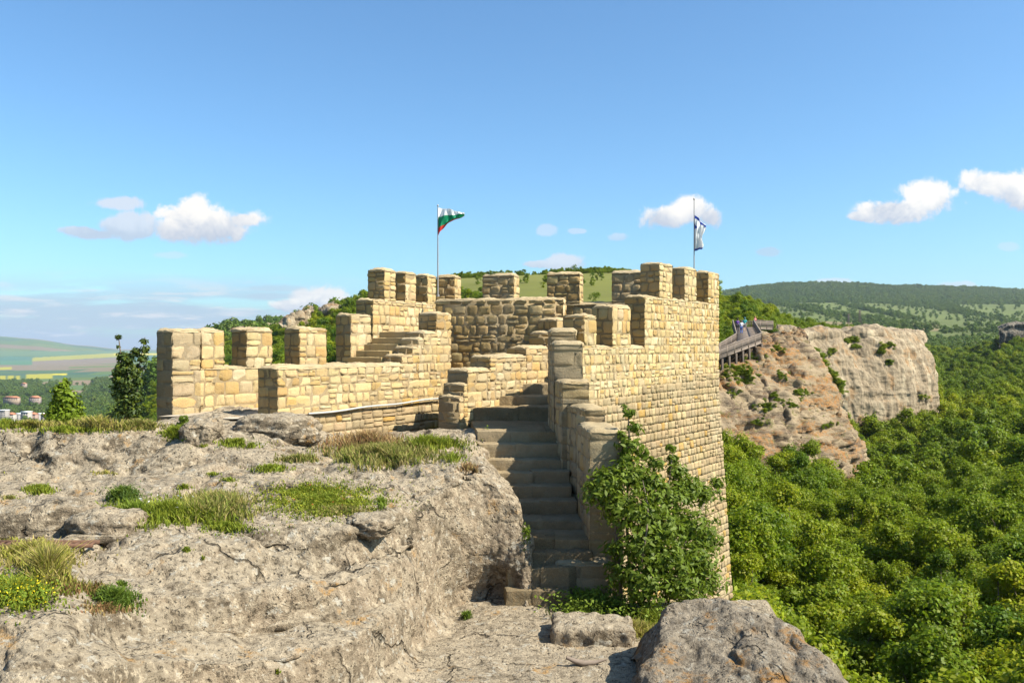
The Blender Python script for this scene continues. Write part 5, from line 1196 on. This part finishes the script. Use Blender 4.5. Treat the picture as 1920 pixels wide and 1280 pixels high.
person('person in a turquoise top and light shorts walking on the walkway', pp_(1396.5, 114.5), math.pi - 0.3, 1.80, (0.05, 0.16, 0.16), (0.03, 0.38, 0.36), (0.45, 0.40, 0.34), True)
person('person in a pink top behind the railing at the bend of the walkway', ((1416 - CX) / F * 122, 122, b_l[2] + 0.05), 0.6, 1.55, (0.30, 0.12, 0.06), (0.75, 0.16, 0.17), (0.12, 0.10, 0.12))

# ------------------------------------------------------------------ town in the valley, pylons
def gz(px, Y): return float(ground(np.array([float(px)]), np.array([float(Y)]))[0])
M_WALLP = mat('painted_render', m_attr(0.9, 0.1, 0.2)); M_TILE = mat('roof_tiles', m_simple((0.42, 0.17, 0.09), 0.9, 0, 0.4, 0.25)); M_GLASS = mat('window_glass', m_simple((0.06, 0.07, 0.09), 0.2, 0, 1, 0.1))
rb = random.Random(4)
def house(label, px, py, Y, wd, dp, hgt, wallc, floors, rot=0.0, hip=True, grp=None):
    z = -(py - HY) / F * Y; t = empty('town_building', label, 'building', ((px - CX) / F * Y, Y, z), grp); t.rotation_euler = (0, 0, rot)
    mb = MB(); mb.box(-wd / 2, wd / 2, -dp / 2, dp / 2, -8, hgt, tuple(x * 0.55 for x in wallc)); mb.build('wall', M_WALLP, t)
    mb = MB(); e = 0.6
    bq = np.array([(-wd / 2 - e, -dp / 2 - e, hgt), (wd / 2 + e, -dp / 2 - e, hgt), (wd / 2 + e, dp / 2 + e, hgt), (-wd / 2 - e, dp / 2 + e, hgt)]); r_ = dp * 0.30
    if hip: tq = np.array([(-wd / 2 + dp * 0.4, -0.1, hgt + r_), (wd / 2 - dp * 0.4, -0.1, hgt + r_), (wd / 2 - dp * 0.4, 0.1, hgt + r_), (-wd / 2 + dp * 0.4, 0.1, hgt + r_)])
    else: tq = bq + np.array([0, 0, 0.5])
    mb.box8(bq, tq); mb.build('roof', M_TILE if hip else M_WALLP, t)
    fh = hgt / floors; nw = max(2, int(wd / 3.2))
    for f_ in range(floors):
        for k in range(nw):
            x = -wd / 2 + (k + 0.5) * wd / nw
            mb = MB(); mb.box(x - 0.75, x + 0.75, -dp / 2 - 0.06, -dp / 2 + 0.05, f_ * fh + 0.9, f_ * fh + 0.9 + min(1.5, fh * 0.55)); mb.build('window', M_GLASS, t)
house('long two-storey building with a red tiled roof among the valley trees', 22, 750, 1500, 26, 9, 4.5, (0.55, 0.42, 0.30), 2)
house('house with a broad red hipped roof among the valley trees', 66, 751, 1500, 17, 11, 5.5, (0.48, 0.38, 0.32), 2, 0.15)
house('low red-roofed house on the wooded hillside far in the valley', 45, 722, 2000, 11, 8, 4, (0.5, 0.4, 0.3), 1)
for i, (px, py, w_, h_, c_, fl, hp, lab) in enumerate([
  (6, 787, 13, 17, (0.55, 0.50, 0.45), 5, False, 'tall grey apartment block at the left edge of the town'),
  (22, 789, 10, 12, (0.70, 0.66, 0.58), 4, True, 'pale apartment block with a red roof beside the grey one'),
  (36, 791, 12, 15, (0.62, 0.60, 0.58), 5, False, 'flat-roofed grey apartment block in the middle of the town'),
  (50, 790, 11, 17, (0.72, 0.66, 0.58), 6, False, 'tall cream apartment block in the middle of the town'),
  (63, 791, 10, 14, (0.60, 0.42, 0.34), 5, True, 'reddish apartment block with a tiled roof right of the tall cream one'),
  (75, 792, 11, 16, (0.72, 0.70, 0.66), 5, False, 'white apartment block near the right end of the town'),
  (86, 792, 9, 13, (0.66, 0.55, 0.48), 4, True, 'small tan block with a red roof at the right end of the town')]):
    house(lab, px, py, 1190 + 12 * (i % 3), w_, 9, h_ * 0.8, tuple(x * 0.8 for x in c_), fl, 0.1 * (i % 3 - 1), hp, None)
def pylon(label, px, py, Y, H):
    t = empty('power_pylon', label, 'pylon', ((px - CX) / F * Y, Y, gz(px, Y) + 0.2)); mb = MB(); b = H * 0.10
    for sx in (-1, 1):
        for sy in (-1, 1): mb.beam((sx * b, sy * b, 0), (sx * 0.4, sy * 0.4, H), 0.22, 0.22)
    for k in range(7):
        z0, z1 = H * k / 7, H * (k + 1) / 7; r0, r1 = b + (0.4 - b) * k / 7, b + (0.4 - b) * (k + 1) / 7
        for sy in (-1, 1): mb.beam((-r0, sy * r0, z0), (r1, sy * r1, z1), 0.2, 0.2); mb.beam((r0, sy * r0, z0), (-r1, sy * r1, z1), 0.2, 0.2)
    mb.build('lattice_mast', M_TIMBER_DK, t)
    mb = MB()
    for z, L in ((0.72, 0.2), (0.84, 0.16), (0.95, 0.12)): mb.beam((-L * H, 0, H * z), (L * H, 0, H * z), 0.4, 0.5)
    mb.build('cross_arm', M_TIMBER_DK, t)
pylon('tall lattice power pylon on the far meadow, right of the smaller one', 1612, 598, 1050, 19)
pylon('smaller lattice power pylon on the far meadow, left of the taller one', 1591, 598, 1080, 14)

# ------------------------------------------------------------------ haze
def m_haze(t):
    v = t.n('ShaderNodeVolumePrincipled', {'Color': (0.72, 0.84, 1.0, 1), 'Density': 4.8e-5, 'Anisotropy': 0.2})
    t.n('ShaderNodeOutputMaterial', {'Volume': v})
mb = MB(); mb.box(-17100, 17100, -17100, 17600, -132.5, 260); hz = tag(mb.build('haze', mat('air_haze', m_haze)), kind='stuff')
